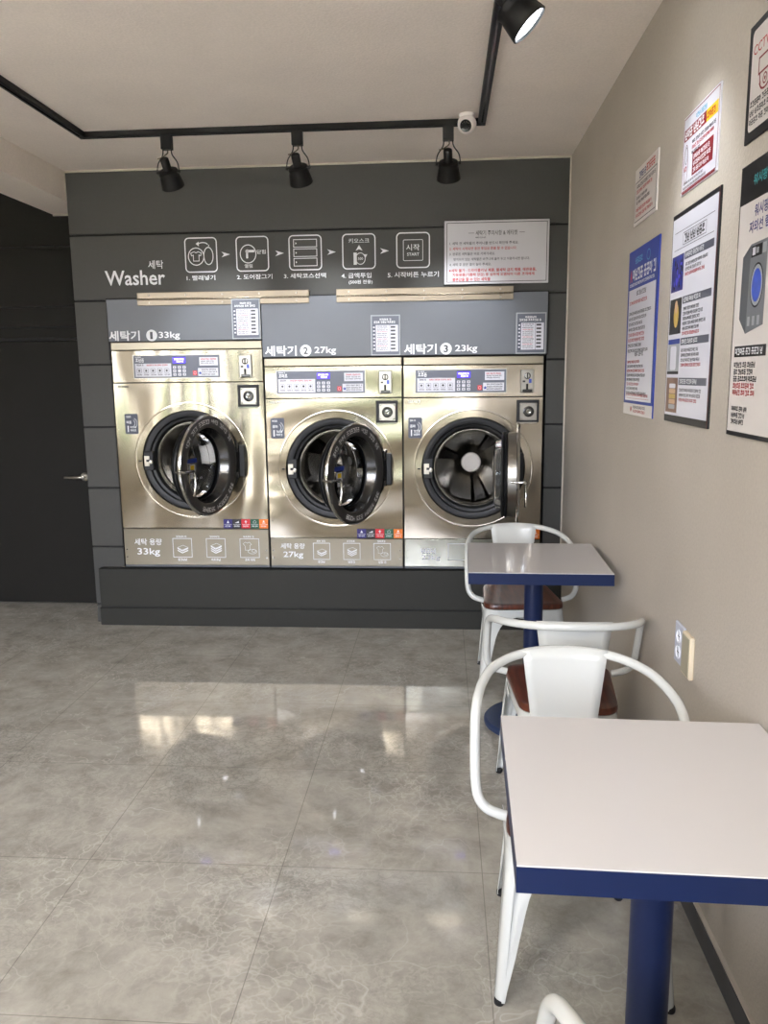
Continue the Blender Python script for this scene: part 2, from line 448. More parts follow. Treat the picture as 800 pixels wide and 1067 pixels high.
def text_mesh(body, bold=0.):
    if (body, bold) in _TM: return _TM[(body, bold)]
    c = bpy.data.curves.new('lettering', 'FONT'); c.body = body; c.resolution_u = 2; c.offset = bold
    o = bpy.data.objects.new('lettering', c); COL.objects.link(o)
    dg = bpy.context.evaluated_depsgraph_get(); dg.update()
    me = bpy.data.meshes.new_from_object(o.evaluated_get(dg))
    vs = [tuple(v.co) for v in me.vertices]; fs = [tuple(p.vertices) for p in me.polygons]
    bpy.data.objects.remove(o); bpy.data.curves.remove(c); bpy.data.meshes.remove(me)
    if not vs: return None
    bb = (min(v[0] for v in vs), max(v[0] for v in vs), min(v[1] for v in vs), max(v[1] for v in vs))
    _TM[(body, bold)] = (vs, fs, bb); return _TM[(body, bold)]

# ------------------------------------------------------------------ room shell
H = 2.593; W = 2.767; YF = -5.35; XL = -4.9; YR = .35
T = .15
struct(MB().box(XL-T, .3, YF-T, YR+T, -.1, 0, 'marble_tile').build('floor'))
struct(MB().box(XL-T, .3, YF-T, YR+T, H, H+.1, 'ceiling_paper').build('ceiling'))
struct(MB().box(0, .3, YF-T, YR+T, 0, H, 'wallpaper_beige').build('wall_right'))
struct(MB().box(XL-T, XL, YF, YR+T, 0, H, 'wallpaper_beige').build('wall_left'))

def panelled(x0, x1, y, seams, z0, z1, mat, depth, gw=.011, gd=.012, n0=None):
    b = MB(); zz = [z0]+sorted(seams)+[z1]
    b.box(x0, x1, y+gd, y+depth, z0, z1, 'groove')
    for i in range(len(zz)-1):
        a = zz[i]+(gw/2 if i > 0 else 0); c = zz[i+1]-(gw/2 if i < len(zz)-2 else 0)
        b.box(x0, x1, y, y+gd, a, c, mat, bev=.0015)
    return b
seams = [2.249, 1.893, 1.537, 1.180, .822, .468, .112]
def main_wall():
    # strips either side of the machines, panels above, hollow behind the washers
    b = MB(); zz = [0]+sorted(seams)+[H]; gw = .011; gd = .012
    segs = [(-W, -2.578), (-.108, 0)]
    for x0, x1 in segs:
        b.box(x0, x1, gd, .34, 0, 1.905, 'groove')
        for i in range(len(zz)-1):
            a = zz[i]+(gw/2 if i > 0 else 0); c = min(1.905, zz[i+1]-gw/2)
            if a < 1.9: b.box(x0, x1, 0, gd, a, c, 'wall_grey', bev=.0012)
    b.box(-W, 0, gd, .34, 1.905, H, 'groove')
    b.box(-W, 0, 0, gd, 1.905, 2.249-gw/2, 'wall_grey', bev=.0012)
    b.box(-W, 0, 0, gd, 2.249+gw/2, H, 'wall_grey', bev=.0012)
    b.box(-2.578, -.108, 1.05, 1.07, 0, 1.905, 'groove')
    b.box(-2.578, -.108, .34, 1.05, 1.885, 1.905, 'groove')
    return b.build('wall_back')
struct(main_wall())
# recessed wall with the door, left of the washer wall
rb = MB()
zz = [0, 1.775, 1.896, 2.250, H]
rb.box(XL, -W, YR+.012, YR+T, 1.70, H, 'groove')
rb.box(-2.905, -W+.002, YR+.012, YR+T, 0, 1.70, 'groove'); rb.box(XL, -3.63, YR+.012, YR+T, 0, 1.70, 'groove')
for a, c in ((1.712, 1.770), (1.780, 1.891), (1.901, 2.245), (2.255, H)): rb.box(XL, -W, YR, YR+.012, a, c, 'recess_grey', bev=.0012)
for a, c in ((0, .46), (.47, .817), (.827, 1.175), (1.185, 1.70)):
    rb.box(XL, -3.63, YR, YR+.012, a, c, 'recess_grey', bev=.0012)
rb.box(-2.905, -W, YR, YR+.012, 0, 1.70, 'recess_grey', bev=.0012)
struct(rb.build('wall_far'))
d = thing('door_1', 'plain dark grey door in the recessed wall, steel lever handle', None, (-3.27, YR+.03, 0)); d['kind'] = 'structure'
MB().box(-.352, .352, -.012, .03, .012, 1.692, 'recess_grey', bev=.003).build('door_panel', d)
hd = MB()
Mh = frameM((.318, -.012, .843), (1, 0, 0), (0, 0, 1))
hd.lathe([(0, .012), (.022, .012), (.027, .008), (.028, 0)], 'satin_steel', Mh, 24)
hd.lathe([(.011, .01), (.011, .045), (0, .047)], 'satin_steel', Mh, 16)
hd.tube(catmull([(.318, -.052, .843), (.29, -.056, .842), (.25, -.055, .841), (.20, -.052, .842)], 4), [.010]*4+[.0095]*4+[.008]*4+[.007], 'satin_steel')
hd.build('door_handle', d)
struct(MB().box(XL-T, .3, YR+T, YR+T+.02, -.1, H+.1, 'groove').build('leak_backing'))  # backing added to stop sky light leaking in under the door
fr = MB()
for x0, x1, z0, z1 in ((-.36, -.354, 0, 1.70), (.354, .36, 0, 1.70), (-.36, .36, 1.694, 1.70)): fr.box(x0, x1, -.022, .03, z0, z1, 'groove')
fr.build('door_frame', d)
# dropped beam at the left
struct(MB().box(-3.02, -W-.002, YF, YR, 2.435, H, 'ceiling_paper').build('ceiling_beam'))
# thin pale trim where the grey wall meets the ceiling and the right wall
t1 = MB().box(-W, 0, -.007, 0, H-.010, H, 'wall_trim_white').box(-W-.007, -W+.001, -.007, 0, 2.435, H, 'wall_trim_white').box(-.007, 0, -.007, 0, .33, H, 'wall_trim_white').box(-3.02, -W, YR-.008, YR, 2.427, 2.435, 'wall_trim_white')
struct(t1.build('trim_1'))
struct(MB().box(-.012, 0, YF, -.055, 0, .068, 'baseboard_grey', bev=.002).box(-.010, 0, YF, -.055, .068, .074, 'wall_trim_white').build('baseboard_right'))
# plinth
p = MB(); p.box(-2.717, 0, -.056, .34, .112, .345, 'plinth_grey', bev=.003); p.box(-2.717, 0, -.052, .34, .106, .112, 'groove'); p.box(-2.722, 0, -.06, .34, 0, .106, 'plinth_grey', bev=.002)
struct(p.build('trim_2'))
# smooth fascia above the machines
fz = MB()
fz.box(-2.569, -1.690, -.030, .012, 1.665, 1.897, 'fascia_grey', bev=.002)
fz.box(-1.686, -.109, -.030, .012, 1.567, 1.897, 'fascia_grey', bev=.002)
fz.box(-2.575, -.105, -.022, .012, 1.562, 1.903, 'groove')
struct(fz.build('trim_3'))
# unseen shop front behind the camera: low sill, mullions, glass
fw = MB()
fw.box(XL, -4.75, YF-T, YF, 0, H, 'wallpaper_beige'); fw.box(-.35, 0, YF-T, YF, 0, H, 'wallpaper_beige'); fw.box(-3.52, -3.22, YF-T, YF+.06, 0, H, 'recess_grey')
fw.box(-4.75, -.35, YF-T, YF, 2.5, H, 'wallpaper_beige'); fw.box(-4.75, -3.52, YF-T, YF, 0, .75, 'wallpaper_beige'); fw.box(-2.85, -.35, YF-T, YF, 0, .75, 'wallpaper_beige'); fw.box(-3.22, -2.85, YF-T, YF, 0, .05, 'baseboard_grey')  # sill, dark column and tall pane added to shape the washers' reflections
struct(fw.build('wall_front'))
panes = [(-4.75, -3.52, .75), (-3.22, -2.85, .05), (-2.85, -1.6, .75), (-1.6, -.35, .75)]
for i, (xa, xb, zs_) in enumerate(panes):
    w = thing('window_%d' % (i+1), 'shopfront window', None, (0, 0, 0)); w['kind'] = 'structure'; del w['label']
    fm = MB()
    for x0, x1, z0, z1 in ((xa, xa+.03, zs_, 2.5), (xb-.03, xb, zs_, 2.5), (xa+.03, xb-.03, zs_, zs_+.04), (xa+.03, xb-.03, 2.46, 2.5), (xa+.03, xb-.03, 2.05, 2.08)):
        fm.box(x0, x1, YF-.1, YF-.03, z0, z1, 'black_metal')
    fm.build('window_frame', w)
    MB().box(xa+.03, xb-.03, YF-.066, YF-.06, zs_+.04, 2.46, 'window_glass').build('window_pane', w)
struct(MB().box(-40, 40, -40, YF-T, -.15, -.05, 'pavement').build('ground_outside'))
# across the street
bd = MB().box(-22, 20, -30, -26, -.05, 3.2, 'facade')
for k in range(12):
    bd.box(-20+k*3.2, -18.2+k*3.2, -26.02, -25.98, .9, 2.4, 'photo_steel_dark')
tag(bd.build('building'), 'pale building across the street outside the shopfront', 'building')

import bmesh as _bm
from mathutils import noise as _ns
for k in range(5):
    me = bpy.data.meshes.new('shrub'); b_ = _bm.new(); _bm.ops.create_icosphere(b_, subdivisions=4, radius=1)
    for v in b_.verts:
        n_ = v.co.normalized(); v.co = Vector((n_.x*1.45, n_.y*.9, n_.z*1.3))*(1+.16*_ns.noise(n_*3+Vector((k*7, 0, 0)))+.07*_ns.noise(n_*9))
        if v.co.z < -.95: v.co.z = -.95
    b_.to_mesh(me); b_.free(); me.materials.append(MATS['hedge'])
    o = bpy.data.objects.new('shrub', me); COL.objects.link(o); o.location = (-9.0+k*3.5, -11.5, .90)
    tag(o, 'rounded green shrub across the pavement outside the shopfront', 'shrub', 'shrubs outside the shopfront')

# ------------------------------------------------------------------ washers
def greek_arc(b, M, r, a0, a1, size, mat, h):
    n = int(abs(a1-a0)*r/(size*.82)); word = 4
    for i in range(n):
        word -= 1
        if word == 0: word = R.randint(4, 7); continue
        a = a0+(a1-a0)*(i+.5)/n; k = R.randint(0, 2)
        for (u0, v0, u1, v1) in (((-.38, .32, .1, .45), (-.02, -.05, .1, .32), (.24, -.5, .36, .5), (-.25, -.5, .3, -.36)), ((-.38, -.1, -.26, .45), (-.38, -.1, .1, .02), (.24, -.5, .36, .5), (.0, .15, .24, .26)), ((-.3, .35, .3, .48), (-.06, .0, .06, .35), (-.4, -.1, .4, .02), (-.3, -.5, .3, -.38)))[k]:
            q = []
            for u, v in ((u0, v0), (u1, v0), (u1, v1), (u0, v1)):
                rr = r+v*size; aa = a+(-u)*size/r
                q.append((rr*cos(aa), rr*sin(aa), h))
            b.add(q, [(3, 2, 1, 0)], mat, False, M)

def washer(x0, x1, zb, zt, zline, zlow, cz, cx, steelname, door_deg, hx, kg, label, film=False, rr=.0):
    """front face at y=-.03; machine-local origin = bottom centre of the front"""
    w = x1-x0; X = (x0+x1)/2; F = -.03
    t = thing('washing_machine', label, 'washing machine', (X, F, zb), 0, 'built-in washers')
    hw = w/2-.0035; ht = zt-zb; zl = zline-zb; zw = zlow-zb; dx = cx-X; dz = cz-zb; RO = .288
    # --- main front sheet with a round hole, top band and base band
    b = MB(); n = 72
    z0, z1 = zw+.0025, zl-.0025
    ang = [2*pi*i/n for i in range(n)]
    def edge(a):
        c, s = cos(a), sin(a); k = 1e9
        if abs(c) > 1e-9: k = min(k, ((hw-dx) if c > 0 else (-hw-dx))/c)
        if abs(s) > 1e-9: k = min(k, ((z1-dz) if s > 0 else (z0-dz))/s)
        return k
    aset = sorted(set(ang+[math.atan2(zc-dz, xc-dx) % (2*pi) for xc in (-hw, hw) for zc in (z0, z1)]))
    rings = []
    emb = [(RO, .030), (RO, .004), (RO+.003, .0), (RO+.006, 0), (.325, 0), (.3275, 0), (.331, -.0012), (.3345, 0.0), (.337, 0)]
    vs = []; m = len(aset)
    for r_, y_ in emb:
        for a in aset: vs.append((dx+r_*cos(a), y_, dz+r_*sin(a)))
    for a in aset: k = max(edge(a), 0); vs.append((dx+k*cos(a), 0, dz+k*sin(a)))
    for r in range(len(emb)):
        pass
    fs = []
    for r in range(len(emb)):
        for i in range(m):
            j = (i+1) % m; fs.append((r*m+i, r*m+j, (r+1)*m+j, (r+1)*m+i))
    b.add(vs, fs, steelname, True)
    # folded edges
    for q in ((-hw, z0, -hw, z1), (hw, z1, hw, z0), (-hw, z1, hw, z1), (hw, z0, -hw, z0)):
        b.add([(q[0], 0, q[1]), (q[2], 0, q[3]), (q[2], .02, q[3]), (q[0], .02, q[1])], [(0, 1, 2, 3)], steelname)
    b.build('front_panel', t)
    MB().box(-hw, hw, 0, .02, zl+.0025, ht-.047, steelname, bev=.002).build('control_fascia', t)
    MB().box(-hw, hw, -.003, .02, ht-.044, ht, 'steel_base', bev=.003).build('top_rail', t)
    lb = MB().box(-hw, hw, 0, .02, .012, zw-.0025, 'steel_film' if film else 'steel_base', bev=.002); lb.box(-hw, hw, .002, .02, 0, .0115, 'photo_steel_dark')
    lb.build('kick_panel', t)
    cb = MB()
    cb.box(-hw, hw, .022, .03, 0, .16, 'groove'); cb.box(-hw, hw, .022, .03, ht-.35, ht, 'groove')
    cb.box(-w/2+.0005, -hw+.004, .012, 1.0, 0, ht, 'groove'); cb.box(hw-.004, w/2-.0005, .012, 1.0, 0, ht, 'groove')
    cb.box(-hw, hw, .03, 1.0, ht-.01, ht-.001, 'groove'); cb.box(-hw, hw, .03, 1.0, .001, .01, 'groove')
    for xa, xb in ((-hw, max(-hw, dx-.33)), (dx+.33, hw)):
        if xb-xa > .01: cb.box(xa, xb, .022, .03, .16, ht-.35, 'groove')
    cb.box(-hw, hw, 1.0, 1.005, .001, ht-.001, 'groove')
    cb.build('cabinet', t)
    for sx in (-hw+.016, hw-.016):
        for sz in (zw+.10, (zl+zw)/2+.16, .06, .105):
            MB().lathe([(0, .0035), (.0035, .0035), (.005, 0)], 'chrome', frameM((sx, 0, sz), (1, 0, 0), (0, 0, 1)), 12).build('screw', t)
    Mc = frameM((dx, 0, dz), (1, 0, 0), (0, 0, 1))
    # --- black gasket bezel
    g = MB()
    g.lathe([(RO-.001, -.026), (RO-.003, -.008), (RO-.012, -.006), (.254, -.012), (.248, -.026), (.234, -.030), (.224, -.05), (.223, -.075)], 'black_rubber', Mc, 72)
    g.build('gasket', t)
    # latch keeper at the left of the bezel
    lk = MB(); lk.box(dx-.282, dx-.225, -.006, .03, dz-.055, dz+.055, 'black_rubber', bev=.004)
    lk.box(dx-.277, dx-.247, -.012, -.006, dz-.030, dz+.030, 'latch_steel', bev=.002)
    lk.lathe([(0, .012), (.010, .010), (.013, 0)], 'latch_steel', frameM((dx-.240, -.008, dz-.006), (1, 0, 0), (0, 0, 1)), 16)
    lk.box(dx-.262, dx-.244, -.020, -.010, dz-.004, dz+.008, 'black_rubber')
    lk.build('door_latch', t)
    MB().box(dx-.313, dx-.297, -.004, 0, dz-.0035, dz+.0035, 'black_rubber').build('latch_mark', t)
    # --- drum
    dr = MB()
    dr.lathe([(.224, -.060), (.221, -.050), (.217, -.050), (.214, -.058), (.211, -.062), (.207, -.058), (.204, -.062), (.204, -.078), (.262, -.09), (.268, -.12), (.268, -.47), (.25, -.50), (.13, -.505), (.10, -.49), (.078, -.43), (.066, -.37), (.060, -.345)], 'drum_steel', Mc, 72)
    dm = dr.build('drum', t)
    hb = MB(); hb.lathe([(.060, -.346), (.055, -.336), (.048, -.336), (.046, -.342), (0, -.342)], 'hub_white', Mc, 36); hb.build('drum_hub', dm)
    for k in range(3):
        a = radians(95+120*k+rr)
        lf = MB(); L = []
        rad = Vector((cos(a), 0, sin(a))); tan = Vector((-sin(a), 0, cos(a)))
        secs = [(.10, .268, .0), (.105, .19, .055), (.30, .18, .065), (.49, .185, .06), (.50, .268, 0)]
        vs = []
        for yy in (.11, .18, .30, .42, .495):
            k2 = {.11: .45, .18: .85, .30: 1, .42: 1, .495: 1}[yy]
            for u, hgt in ((-.075, 0), (-.055, .02), (-.030, .06), (0, .075), (.030, .06), (.055, .02), (.075, 0)):
                q = rad*(.264-hgt*k2)+tan*u; vs.append((dx+q.x, yy, dz+q.z))
        fs = [(i*7+j, i*7+j+1, (i+1)*7+j+1, (i+1)*7+j) for i in range(4) for j in range(6)]+[(0, 1, 2, 3, 4, 5, 6)]
        lf.add(vs, fs, 'drum_steel', True); lf.build('lifter', dm)
        # arm pressed into the drum back
        ar = MB(); a2 = a+radians(60); rad2 = Vector((cos(a2), 0, sin(a2))); tan2 = Vector((-sin(a2), 0, cos(a2)))
        vs = []
        for rr_, hw_, hh in ((.07, .022, .06), (.13, .03, .035), (.20, .048, .022), (.255, .06, .015)):
            for u, e in ((-hw_, 0), (-hw_*.6, hh), (hw_*.6, hh), (hw_, 0)):
                q = rad2*rr_+tan2*u; vs.append((dx+q.x, .497-e, dz+q.z))
        fs = [(i*4+j, i*4+j+1, (i+1)*4+j+1, (i+1)*4+j) for i in range(3) for j in range(3)]
        ar.add(vs, fs, 'drum_dark', True); ar.build('drum_rib', dm)
    # --- door. door-local: x from hinge to free edge (centre at .30), z up, outer side = +z of frame
    th = radians(door_deg)
    hxl = hx-X; hy = -.035
    ddir = Vector((-cos(th), -sin(th), 0)); 
    r_ = -ddir   # frame right, viewed from outside with the hinge at right
    Md = frameM((hxl, hy, dz+(.007 if film is False else .007)), r_, (0, 0, 1))
    de = bpy.data.objects.new('door', None); COL.objects.link(de); de.empty_display_size = .05; de.parent = t; de.matrix_local = Md
    C0 = Matrix.Translation((-.30, 0, 0))
    rim = MB()
    rim.lathe([(.203, -.002), (.204, .004), (.212, .009), (.25, .0105), (.262, .009), (.269, .003), (.270, -.003), (.262, -.006), (.225, -.006)], 'ring_dark', C0, 80)
    greek_arc(rim, C0, .237, radians(152), radians(30), .024, 'arc_ink', .0115)
    greek_arc(rim, C0, .237, radians(-30), radians(-118), .024, 'arc_ink', .0115)
    rim.build('door_rim', de)
    ch = MB(); ch.lathe([(.262, .0095), (.267, .0085), (.2705, .004), (.2715, -.003), (.266, -.0055)], 'chrome', C0, 80); ch.build('rim_edge', de)
    ba = MB(); ba.lathe([(.203, -.002), (.196, -.012), (.186, -.045), (.182, -.05)], 'dark_chrome', C0, 64)
    ba.lathe([(.222, -.006), (.220, -.048), (.214, -.052)], 'satin_steel', C0, 64)
    ba.build('door_barrel', de)
    ga = MB(); ga.lathe([(.182, -.050), (.206, -.050), (.224, -.054), (.226, -.062), (.214, -.068), (.224, -.074), (.220, -.082), (.198, -.084), (.184, -.080)], 'black_rubber', C0, 64); ga.build('door_seal', de)
    gl = MB(); gl.lathe([(.184, -.075), (.181, -.095), (.176, -.112), (.160, -.120), (.10, -.126), (0, -.129)], 'door_glass', C0, 56)
    gl.lathe([(0, -.125), (.10, -.122), (.158, -.116), (.171, -.109), (.176, -.095), (.179, -.075)], 'door_glass', C0, 56)
    gl.lathe([(.179, -.075), (.184, -.075)], 'door_glass', C0, 56)
    gl.build('door_glass', de)
    st = Draw(C0, -.1215)
    st.quad(-.105, .008, .065, .032, 'royal_ink'); st.quad(-.005, -.05, .045, .0, 'paper'); st.quad(.003, -.03, .038, -.005, 'yellow_ink', .0005)
    st.quad(.003, -.078, .045, -.055, 'paper')
    st.greek(.05, -.086, .13, -.077, 'white_ink')
    st.build('door_sticker', de)
    hn = MB()
    hn.tube([(-.555, -.006, -.03), (-.565, -.006, .006), (-.565, -.006, .035)], .007, 'chrome')
    hn.tube(catmull([(-.575, -.006, .034), (-.54, -.006, .036), (-.502, -.006, .036), (-.492, -.012, .036), (-.489, -.03, .038), (-.492, -.075, .042), (-.503, -.115, .042), (-.515, -.135, .04)], 5), .0075, 'chrome')
    hn.build('door_handle', de)
    hg = MB()
    hg.box(-.045, .012, -.052, .052, -.016, .004, 'black_rubber', bev=.004)
    for sz in (-.05, .05): hg.box(-.10, .004, sz-.02, sz+.02, -.012, .000, 'dark_chrome', bev=.003)
    hg.tube([(0, -.10, -.006), (0, .10, -.006)], .011, 'dark_chrome')
    hg.build('hinge_arm', de)
    hp = MB().box(hxl-.02, hxl+.036, -.032, .02, dz-.09, dz+.09, 'black_rubber', bev=.006); hp.build('hinge_block', t)
    # --- control panel
    Mp = frameM((0, -.001, 0), (1, 0, 0), (0, 0, 1))
    px0 = -w/2+(.130 if w > .8 else .072); pz0 = zl+.028; pw = .498; ph = .124
    cp = Draw(Mp, .001)
    cp.add([(px0, pz0, .0008), (px0+pw, pz0, .0008), (px0+pw, pz0+ph, .0008), (px0, pz0+ph, .0008)], [(0, 1, 2, 3)], 'panel_slate', False, Mp)
    cp.add([(px0-.004, pz0-.004, .0004), (px0+pw+.004, pz0-.004, .0004), (px0+pw+.004, pz0+ph+.004, .0004), (px0-.004, pz0+ph+.004, .0004)], [(0, 1, 2, 3)], 'satin_steel', False, Mp)
    cp.quad(px0+.008, pz0+.006, px0+.218, pz0+.080, 'paper')
    cp.greek(px0+.012, pz0+.088, px0+.07, pz0+.108, 'white_ink', cell=.017); cp.greek(px0+.01, pz0+.112, px0+.05, pz0+.119, 'white_ink')
    cp.greek(px0+.018, pz0+.067, px0+.062, pz0+.076, 'black_ink', .0003); cp.greek(px0+.075, pz0+.067, px0+.205, pz0+.075, 'red_ink', .0003, fill=.6)
    for k in range(5):
        ix = px0+.018+k*.040
        cp.rrect(ix, pz0+.028, ix+.026, pz0+.052, .004, .0015, 'grey_ink', .0003); cp.dot(ix+.013, pz0+.04, .006, 'black_ink' if k == 3 else 'grey_ink', h=.0003)
        cp.greek(ix, pz0+.014, ix+.03, pz0+.021, 'grey_ink', .0003)
    cp.quad(px0+.228, pz0+.076, px0+.303, pz0+.118, 'black_label'); 
    for r in range(3):
        for c in range(3):
            cp.rrect(px0+.228+c*.028, pz0+.010+r*.020, px0+.246+c*.028, pz0+.025+r*.020, .002, 0, 'paper', fill=True)
            if (r, c) != (1, 1): cp.quad(px0+.234+c*.028, pz0+.014+r*.020, px0+.240+c*.028, pz0+.021+r*.020, 'grey_ink', .0003)
    cp.quad(px0+.382, pz0+.066, px0+.488, pz0+.112, 'paper'); cp.greek(px0+.39, pz0+.097, px0+.48, pz0+.106, 'red_ink', .0003)
    cp.para(px0+.39, px0+.482, pz0+.093, 2, .011, .007, 'grey_ink', .0003, .15)
    cp.quad(px0+.342, pz0+.012, px0+.366, pz0+.038, 'red_label'); cp.rrect(px0+.348, pz0+.018, px0+.360, pz0+.032, .003, .0015, 'white_ink', .0003)
    cp.quad(px0+.372, pz0+.008, px0+.488, pz0+.052, 'paper'); cp.para(px0+.392, px0+.484, pz0+.047, 3, .013, .008, 'black_ink', .0003, .1)
    star = [(px0+.384+(.011 if i % 2 == 0 else .005)*cos(pi/2+i*pi/5), pz0+.024+(.011 if i % 2 == 0 else .005)*sin(pi/2+i*pi/5)) for i in range(10)]
    cp.poly(star, 'royal_ink', .0003)
    cpo = cp.build('control_panel', t)
    lc = Draw(Mp, .002); lc.quad(px0+.229, pz0+.080, px0+.302, pz0+.114, 'lcd')
    lc.greek(px0+.236, pz0+.098, px0+.296, pz0+.107, 'lcd_text', .0002, fill=.6); lc.greek(px0+.25, pz0+.085, px0+.296, pz0+.094, 'lcd_text', .0002)
    lc.build('display', cpo)
    # --- coin unit
    cxx = px0+pw+(.112 if w > .8 else .078); cw = .074; cn = MB(); cz0 = zl+.022
    cn.box(cxx, cxx+cw, -.012, 0, cz0, cz0+.128, 'satin_steel', bev=.004)
    cn.lathe([(.018, .0), (.018, .004), (.013, .005), (.012, -.002), (0, -.002)], 'dark_chrome', frameM((cxx+cw*.5, -.013, cz0+.093), (1, 0, 0), (0, 0, 1)), 20)
    cn.box(cxx+cw*.46, cxx+cw*.54, -.019, -.012, cz0+.078, cz0+.108, 'black_gloss')
    cn.box(cxx+.012, cxx+.026, -.017, -.012, cz0+.058, cz0+.068, 'black_rubber'); cn.box(cxx+.046, cxx+.060, -.014, -.012, cz0+.054, cz0+.076, 'royal_ink')
    cn.box(cxx+cw*.42, cxx+cw*.56, -.02, -.012, cz0+.020, cz0+.05, 'black_gloss'); cn.box(cxx+.012, cxx+cw-.010, -.022, -.012, cz0+.004, cz0+.02, 'dark_chrome', bev=.003)
    cn.build('coin_slot', t)
    # --- lock box
    lx0 = cxx-.016 if w > .8 else cxx-.018; lx1 = lx0+.124; lz1 = zl-.016; lz0 = lz1-.124
    lk = MB()
    lk.box(lx0, lx1, -.004, 0, lz0, lz1, 'black_rubber', bev=.002)
    lk.box(lx0+.017, lx1-.012, -.009, -.003, lz0+.012, lz1-.016, 'satin_steel', bev=.003)
    Ml = frameM(((lx0+lx1)/2+.003, -.009, (lz0+lz1)/2-.002), (1, 0, 0), (0, 0, 1))
    lk.lathe([(.030, 0), (.030, .006), (.024, .008), (.022, .003), (.015, .003), (.014, .010), (0, .010)], 'dark_chrome', Ml, 28)
    lk.lathe([(.014, .0105), (.010, .013), (.004, .012), (0, .009)], 'chrome', Ml, 20)
    for sx in (lx0+.026, lx1-.021):
        for sz in (lz0+.021, lz1-.025): lk.lathe([(.0045, 0), (.004, .003), (0, .003)], 'chrome', frameM((sx, -.009, sz), (1, 0, 0), (0, 0, 1)), 10)
    lk.box(lx0-.002, lx1-.01, -.006, 0, lz0-.008, lz0+.002, 'chrome', bev=.002)
    lk.build('coin_box_lock', t)
    # --- stickers
    nx = -w/2+(.057 if w > .8 else .029); nz = zb and (zl-.291 if w > .8 else zl-.225)
    nf = Draw(Mp, .0016); nf.rrect(nx, nz, nx+.077, nz+.116, .009, 0, 'slate_label', fill=True)
    nf.greek(nx+.008, nz+.094, nx+.045, nz+.104, 'white_ink', .0003)
    for r in (.020, .032): nf.ring(nx+.040, nz+.062, r, r, .0025, 'white_ink', 14, -pi/3, pi/3, .0003)
    nf.greek(nx+.010, nz+.06, nx+.052, nz+.075, 'white_ink', .0003); nf.quad(nx+.014, nz+.012, nx+.021, nz+.048, 'white_ink', .0003); nf.para(nx+.030, nx+.07, nz+.045, 2, .018, .012, 'white_ink', .0003, .1)
    nf.build('sticker', t)
    cs = Draw(Mp, .0016); sw = .0528; sx = hw-5*sw; sz = zw+.002
    for k, mn in enumerate(('navy_label', 'black_label', 'red_label', 'green_label', 'orange_label')):
        a = sx+k*sw; cs.quad(a, sz, a+sw-.001, sz+.054, mn); cs.greek(a+.009, sz+.009, a+sw-.008, sz+.017, 'white_ink', .0003); cs.quad(a+.004, sz+.023, a+sw-.005, sz+.0245, 'white_ink', .0003)
        c = a+sw/2; q = sz+.038
        if k == 0: cs.poly([(c-.008, q-.007), (c+.008, q-.007), (c, q+.009)], 'white_ink', .0003)
        elif k == 1: cs.poly([(c-.013, q-.006), (c+.013, q-.006), (c+.011, q+.006), (c+.002, q+.001)], 'white_ink', .0003)
        elif k == 2: cs.quad(c-.003, q-.008, c+.003, q+.009, 'white_ink', .0003); cs.quad(c-.007, q+.0, c+.007, q+.004, 'white_ink', .0003)
        elif k == 3: cs.line([(c-.008, q-.006), (c+.008, q-.006), (c+.008, q+.004), (c, q+.009), (c-.008, q+.004)], .0016, 'white_ink', True, .0003)
        else: cs.dot(c, q+.004, .005, 'white_ink', h=.0003); cs.quad(c-.009, q-.008, c+.009, q-.004, 'white_ink', .0003)
    cs.build('sticker_strip', t)
    # lettering of the kick panel
    tx = Draw(Mp, .0014)
    if not film:
        s_ = 1.0 if w > .8 else .86; o = -w/2
        k0 = .068 if w > .8 else .063
        tx.text('세탁 용량', o+k0, .126*s_+.005, o+k0+.165*s_, .126*s_+.045*s_, 'white_ink', .012)
        tx.text(kg, o+k0+.014, .062*s_, o+k0+.014+.137*s_, .062*s_+.052*s_, 'white_ink', .015)
        for k in range(3):
            tx.build('lettering' if k == 0 else 'kick_pictogram', t); tx = Draw(Mp, .0014)
            ix = o+(.300+k*.201 if w > .8 else .255+k*.190*.93); iw = .112*s_; iz = .060*s_
            tx.line([(ix, iz), (ix+iw, iz), (ix+iw, iz+iw), (ix, iz+iw)], .0035, 'white_ink', True)
            tx.greek(ix+.02, iz+iw+.007, ix+iw-.02, iz+iw+.017, 'white_ink', cell=.012); 
            tx.greek(ix+.026, iz-.022, ix+iw-.022, iz-.008, 'white_ink', cell=.014)
            c = ix+iw/2; q = iz+iw*.5
            if k < 2:
                for l in range(2+k):
                    yy = q-.022*s_+l*.012*s_
                    tx.poly([(c-.03*s_, yy+.004), (c-.002, yy-.012*s_), (c+.034*s_, yy+.004), (c+.034*s_, yy+.011*s_), (c-.002, yy-.005*s_), (c-.03*s_, yy+.011*s_)], 'white_ink')
                yy = q-.022*s_+(1+k)*.012*s_+.012*s_
                tx.line([(c-.03*s_, yy), (c-.002, yy-.014*s_), (c+.034*s_, yy), (c+.004, yy+.014*s_)], .002, 'white_ink', True)
            else:
                tx.line([(c-.038*s_, q+.026*s_), (c-.024*s_, q+.036*s_), (c-.012*s_, q+.030*s_), (c, q+.036*s_), (c+.012*s_, q+.022*s_), (c+.002*s_, q+.016*s_), (c+.002*s_, q-.012*s_), (c-.026*s_, q-.012*s_), (c-.026*s_, q+.012*s_)], .002, 'white_ink', True)
                tx.ring(c+.016*s_, q-.020*s_, .026*s_, .014*s_, .002, 'white_ink', 20); tx.ring(c+.024*s_, q-.016*s_, .012*s_, .008*s_, .002, 'white_ink', 14)
    else:
        tx.greek(-w/2+.10, .09, -w/2+.20, .118, 'paper'); tx.text(kg, -w/2+.10, .045, -w/2+.21, .08, 'paper', .01)
